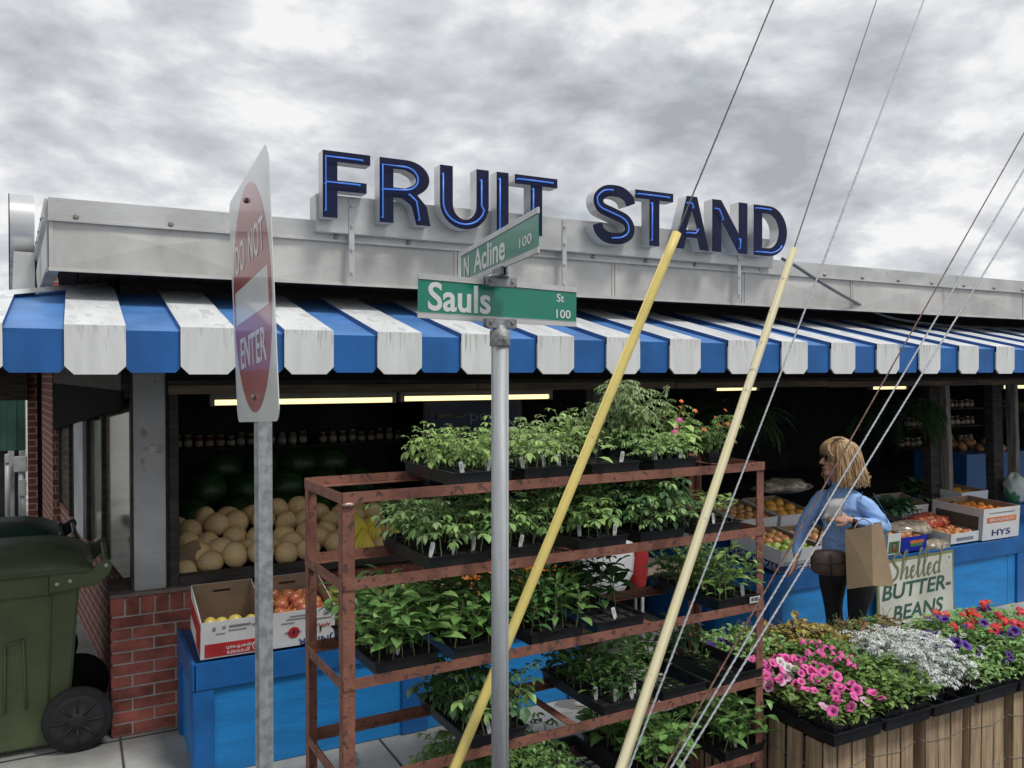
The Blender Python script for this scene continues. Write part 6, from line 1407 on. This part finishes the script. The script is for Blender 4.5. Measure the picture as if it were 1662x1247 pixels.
# jacket details: collar, hem, zip
mb = MB(); n = 26; r1 = []; r2 = []; r3 = []
for k in range(n):
    a = 2 * math.pi * k / n; ca, sa_ = math.cos(a), math.sin(a); fr = max(0, sa_)
    def pt(w, d, z, cx=-.085): return mb.bm.verts.new((cx + ca * w * sx_ + sa_ * d * fx, ca * w * sy_ + sa_ * d * fy, z))
    r1.append(pt(.082, .072, 1.238)); r2.append(pt(.072, .066, 1.292 - fr * .02)); r3.append(pt(.066, .060, 1.290 - fr * .02))
for k in range(n):
    if 5 <= k <= 7: continue
    mb.bm.faces.new([r1[k], r1[(k + 1) % n], r2[(k + 1) % n], r2[k]]).smooth = True; mb.bm.faces.new([r2[k], r2[(k + 1) % n], r3[(k + 1) % n], r3[k]])
part('collar', mb, jack, WN, recalc=False)
mb = MB(); mb.tube([(-.195, -.085, 1.20), (-.215, -.095, 1.12), (-.212, -.10, 1.0)], .0035, 6); part('zip', mb, M('zip_grey', (.22, .30, .42), .4, .3), WN)
mb = MB(); mb.tube(cat_rom([(.055, -.19, 1.215), (.09, -.225, 1.14), (.125, -.235, 1.06), (.13, -.225, 1.02)], 4), .0022, 5); mb.tube(cat_rom([(.00, -.155, 1.22), (-.02, -.185, 1.16), (.01, -.2, 1.08)], 4), .002, 5); part('jacket_seam', mb, M('navy_seam', (.05, .09, .22), .6), WN)
mb = MB(); mb.b2((-.012, -.008, -.014), (.016, .008, .014)); mb.tube([(-.002, -.0, -.02), (-.002, -.0, .02)], .0125, 10); part('watch', mb, black, WN, bevel=.002, loc=tuple(Vector(pq(.003, -.302, 1.0)) + Vector((0, -.031, 0))), rot=(0, R(8), 0))
mb = MB(); _w = Vector(pq(.003, -.30, .999)); mb.tube([_w + Vector(v) for v in ((0, -.031, 0), (0, 0, .032), (0, .031, 0), (0, 0, -.032), (0, -.031, 0))], .006, 6); part('watch_strap', mb, black, WN)
# face: eyes, brow, lips
fd = lambda n, c: M(n, c, .4)
for s in (-1, 1):
    mb = MB(); mb.sphere((-.181, -.014 + s * .030, 1.430), .0105, 12, 8); e = part('eye', mb, fd('eye_white', (.6, .58, .55)), WN); mb = MB(); mb.sphere((-.188, -.014 + s * .030, 1.430), .0052, 10, 6); part('iris', mb, fd('dark_iris', (.03, .02, .015)), e)
    mb = MB(); mb.tube([(-.190, -.014 + s * .014, 1.447), (-.187, -.014 + s * .032, 1.451), (-.176, -.014 + s * .046, 1.446)], .0028, 6); part('eyebrow', mb, fd('brow_brown', (.16, .10, .06)), WN)
mb = MB(); mb.tube([(-.196, -.036, 1.361), (-.207, -.025, 1.364), (-.209, -.015, 1.3635), (-.207, -.005, 1.364), (-.196, .006, 1.361)], [.002, .0055, .006, .0055, .002], 8); part('lips', mb, fd('lip_colour', (.42, .14, .13)), WN)
mb = MB()     # dark glasses
for s in (-1, 1): mb.sphere((-.199, -.014 + s * .032, 1.431), .023, 14, 8, (.22, 1, .82))
mb.tube([(-.198, -.068, 1.437), (-.14, -.088, 1.437), (-.085, -.088, 1.43)], .0022, 6); mb.tube([(-.203, -.03, 1.435), (-.203, .002, 1.435)], .002, 6); part('dark_glasses', mb, fd('dark_lens', (.01, .01, .012)), WN)
# hair
hairm = M('blonde_hair', (.52, .37, .19), .5, 0, .15, 18, stretch=(1, 1, .15), col2=(.27, .17, .085), lo=.3, hi=.65, island=.16)
mb = MB(); random.seed(31)
mb.sphere((-.085, -.008, 1.462), .106, 26, 16, (.94, .84, .98))
for v in list(mb.bm.verts):
    if v.co.x < -.155 and v.co.z < 1.50: v.co.x = -.148 + (v.co.x + .148) * .2
def lock(th, ph0, ln, out_, wv=.011, r=.0030):
    # root on skull at azimuth th (0 = back, pi = face), height ph0
    bx, by = math.cos(th), math.sin(th); pts = []
    crown = Vector((-.095 + .02 * bx, -.008 + .02 * by, 1.565)); mid = Vector((-.085 + bx * .104, -.008 + by * .090, 1.50)); low = Vector((-.078 + bx * (.112 + out_), -.008 + by * (.098 + out_), 1.40)); end = Vector((-.072 + bx * (.122 + out_ * 1.9), -.008 + by * (.105 + out_ * 1.6), 1.40 - ln))
    j = lambda a: Vector((rnd(-a, a), rnd(-a, a), rnd(-a, a)))
    tip = end + Vector((bx * rnd(-.02, .03), by * rnd(-.02, .02), -rnd(.0, .03)))
    pts = cat_rom([crown + j(.004), mid + j(wv * .6), low + j(wv), end + j(wv), tip], 4); n = len(pts)
    mb.tube(pts, [r * (.7 + .6 * math.sin(math.pi * min(1, i / n * 1.05)) * (1 if i < n - 3 else .6)) * (1 if i < n - 1 else .2) for i in range(n)], 4)
for k in range(900):
    th = rnd(-2.15, 2.15); lock(th, 0, rnd(.07, .145), rnd(-.010, .022))
for k in range(150):      # fringe swept to the side of the face
    s = rnd(-1.25, 1.25); a = Vector((-.10 + rnd(-.02, .02), -.01 + s * .03, 1.565)); b = Vector((-.172, -.012 + s * .04, 1.535)); c = Vector((-.196 + rnd(-.004, .006), -.012 + s * .066, 1.485)); d = Vector((-.17 + rnd(-.01, .01), -.012 + (s + (.2 if s > 0 else -.2)) * .078, 1.43 + rnd(-.02, .02)))
    pts = cat_rom([a, b, c, d], 4); mb.tube(pts, [.0026] * (len(pts) - 1) + [.001], 4)
part('hair', mb, hairm, WN, recalc=False)
mb = MB(); mb.tube(cat_rom([(-.15, -.055, 1.555), (-.12, -.07, 1.565), (-.09, -.075, 1.556)], 3), .005, 6); part('hair_clip', mb, fd('grey_clip', (.15, .13, .12)), WN)
def wl(x, y, z): return _o.copy() * Vector((1, 1, 0)) if False else Vector((_o.x + x * cY + y * sY, _o.y - x * sY + y * cY, z))
# paper bag on the forearm
kraft = M('brown_kraft_paper', (.32, .225, .145), .8, 0, .08, 4, .25, 9); kraft_l = kraft
pb = thing('paper_bag', 'brown paper shopping bag hanging on the woman\'s bent forearm', 'paper bag', wl(-.144, 0, .62), -YAW)
mb = MB()
T_ = [(-.052, -.36, .385), (.098, -.40, .425), (.205, -.30, .43), (.04, -.25, .39)]; Bq = [(-.035, -.355, .012), (.112, -.395, .045), (.272, -.33, .025), (.12, -.235, .0)]
tv = [mb.bm.verts.new(p) for p in T_]; bv = [mb.bm.verts.new(p) for p in Bq]
g = mb.bm.verts.new((.155, -.35, .22)); m1 = mb.bm.verts.new((.025, -.385, .24))
mb.bm.faces.new([bv[0], bv[1], m1]); mb.bm.faces.new([bv[1], tv[1], m1]); mb.bm.faces.new([tv[1], tv[0], m1]); mb.bm.faces.new([tv[0], bv[0], m1])
mb.bm.faces.new([bv[1], bv[2], g]); mb.bm.faces.new([bv[2], tv[2], g]); mb.bm.faces.new([tv[2], tv[1], g]); mb.bm.faces.new([tv[1], bv[1], g])
mb.bm.faces.new([bv[2], bv[3], tv[3], tv[2]]); mb.bm.faces.new([bv[3], bv[0], tv[0], tv[3]]); mb.bm.faces.new(bv[::-1]); part('bag_body', mb, kraft, pb)
mb = MB(); mb.tube(cat_rom([(.0, -.372, .395), (.03, -.36, .44), (.07, -.345, .455), (.10, -.36, .44), (.11, -.388, .42)], 4), .004, 6); part('paper_handle', mb, kraft, pb)
# crossbody bag
cb2 = thing('shoulder_bag', 'small rounded brown shoulder bag at the woman\'s hip', 'handbag', wl(-.245, -.24, .775), -YAW - .25)
brl = M('brown_leather', (.10, .065, .055), .5, 0, .15, 14, .2, 50); mb = MB(); mb.sphere((0, 0, 0), 1, 24, 14)
for v in mb.bm.verts:
    p = v.co; e = .55; v.co = Vector((math.copysign(abs(p.x) ** e, p.x) * .118, math.copysign(abs(p.y) ** .8, p.y) * .05, math.copysign(abs(p.z) ** e, p.z) * .083))
part('bag_body', mb, brl, cb2); mb = MB(); mb.tube(cat_rom([(-.115, -.03, .02), (-.05, -.056, .0), (.05, -.056, .01), (.115, -.03, .03)], 4), .0035, 6); mb.tube([(.0, -.054, .07), (.005, -.058, -.07)], .006, 6); part('flap_edge', mb, black, cb2)
mb = MB(); mb.tube(cat_rom([(-.10, .0, .06), (-.05, .0, .22), (-.02, -.02, .36), (.02, .06, .44)], 5), .006, 6); part('strap', mb, black, cb2)
# face mask in her hand
fm_ = thing('face_mask', 'white folded face mask held in the woman\'s hand at her chest', 'face mask', wl(-.10 - .165, -.365, 1.155), -YAW)
mb = MB(); nx, nz = 10, 8; vv = []
for j in range(nz + 1):
    for i in range(nx + 1):
        u, w = i / nx - .5, j / nz - .5; vv.append(mb.bm.verts.new((u * .115 + w * .03, -.028 * math.cos(u * 3) * math.cos(w * 2.6) + .004 * math.sin(w * 40), w * .115 + u * .015 - (.02 * abs(u) if w < 0 else 0))))
for j in range(nz):
    for i in range(nx): q = j * (nx + 1) + i; mb.bm.faces.new([vv[q], vv[q + 1], vv[q + nx + 2], vv[q + nx + 1]]).smooth = True
r_ = bmesh.ops.solidify(mb.bm, geom=mb.bm.faces[:], thickness=.002); part('mask_cloth', mb, M('white_mask_cloth', (.72, .73, .74), .7, 0, .04, 10), fm_)
mb = MB(); mb.tube(cat_rom([(-.05, -.01, -.04), (-.062, -.01, -.08), (-.05, -.0, -.12), (-.035, 0, -.14)], 4), .0012, 4); mb.tube(cat_rom([(-.045, -.01, -.04), (-.075, -.01, -.07), (-.068, -.0, -.11)], 4), .0012, 4); part('ear_loop', mb, tagw, fm_)
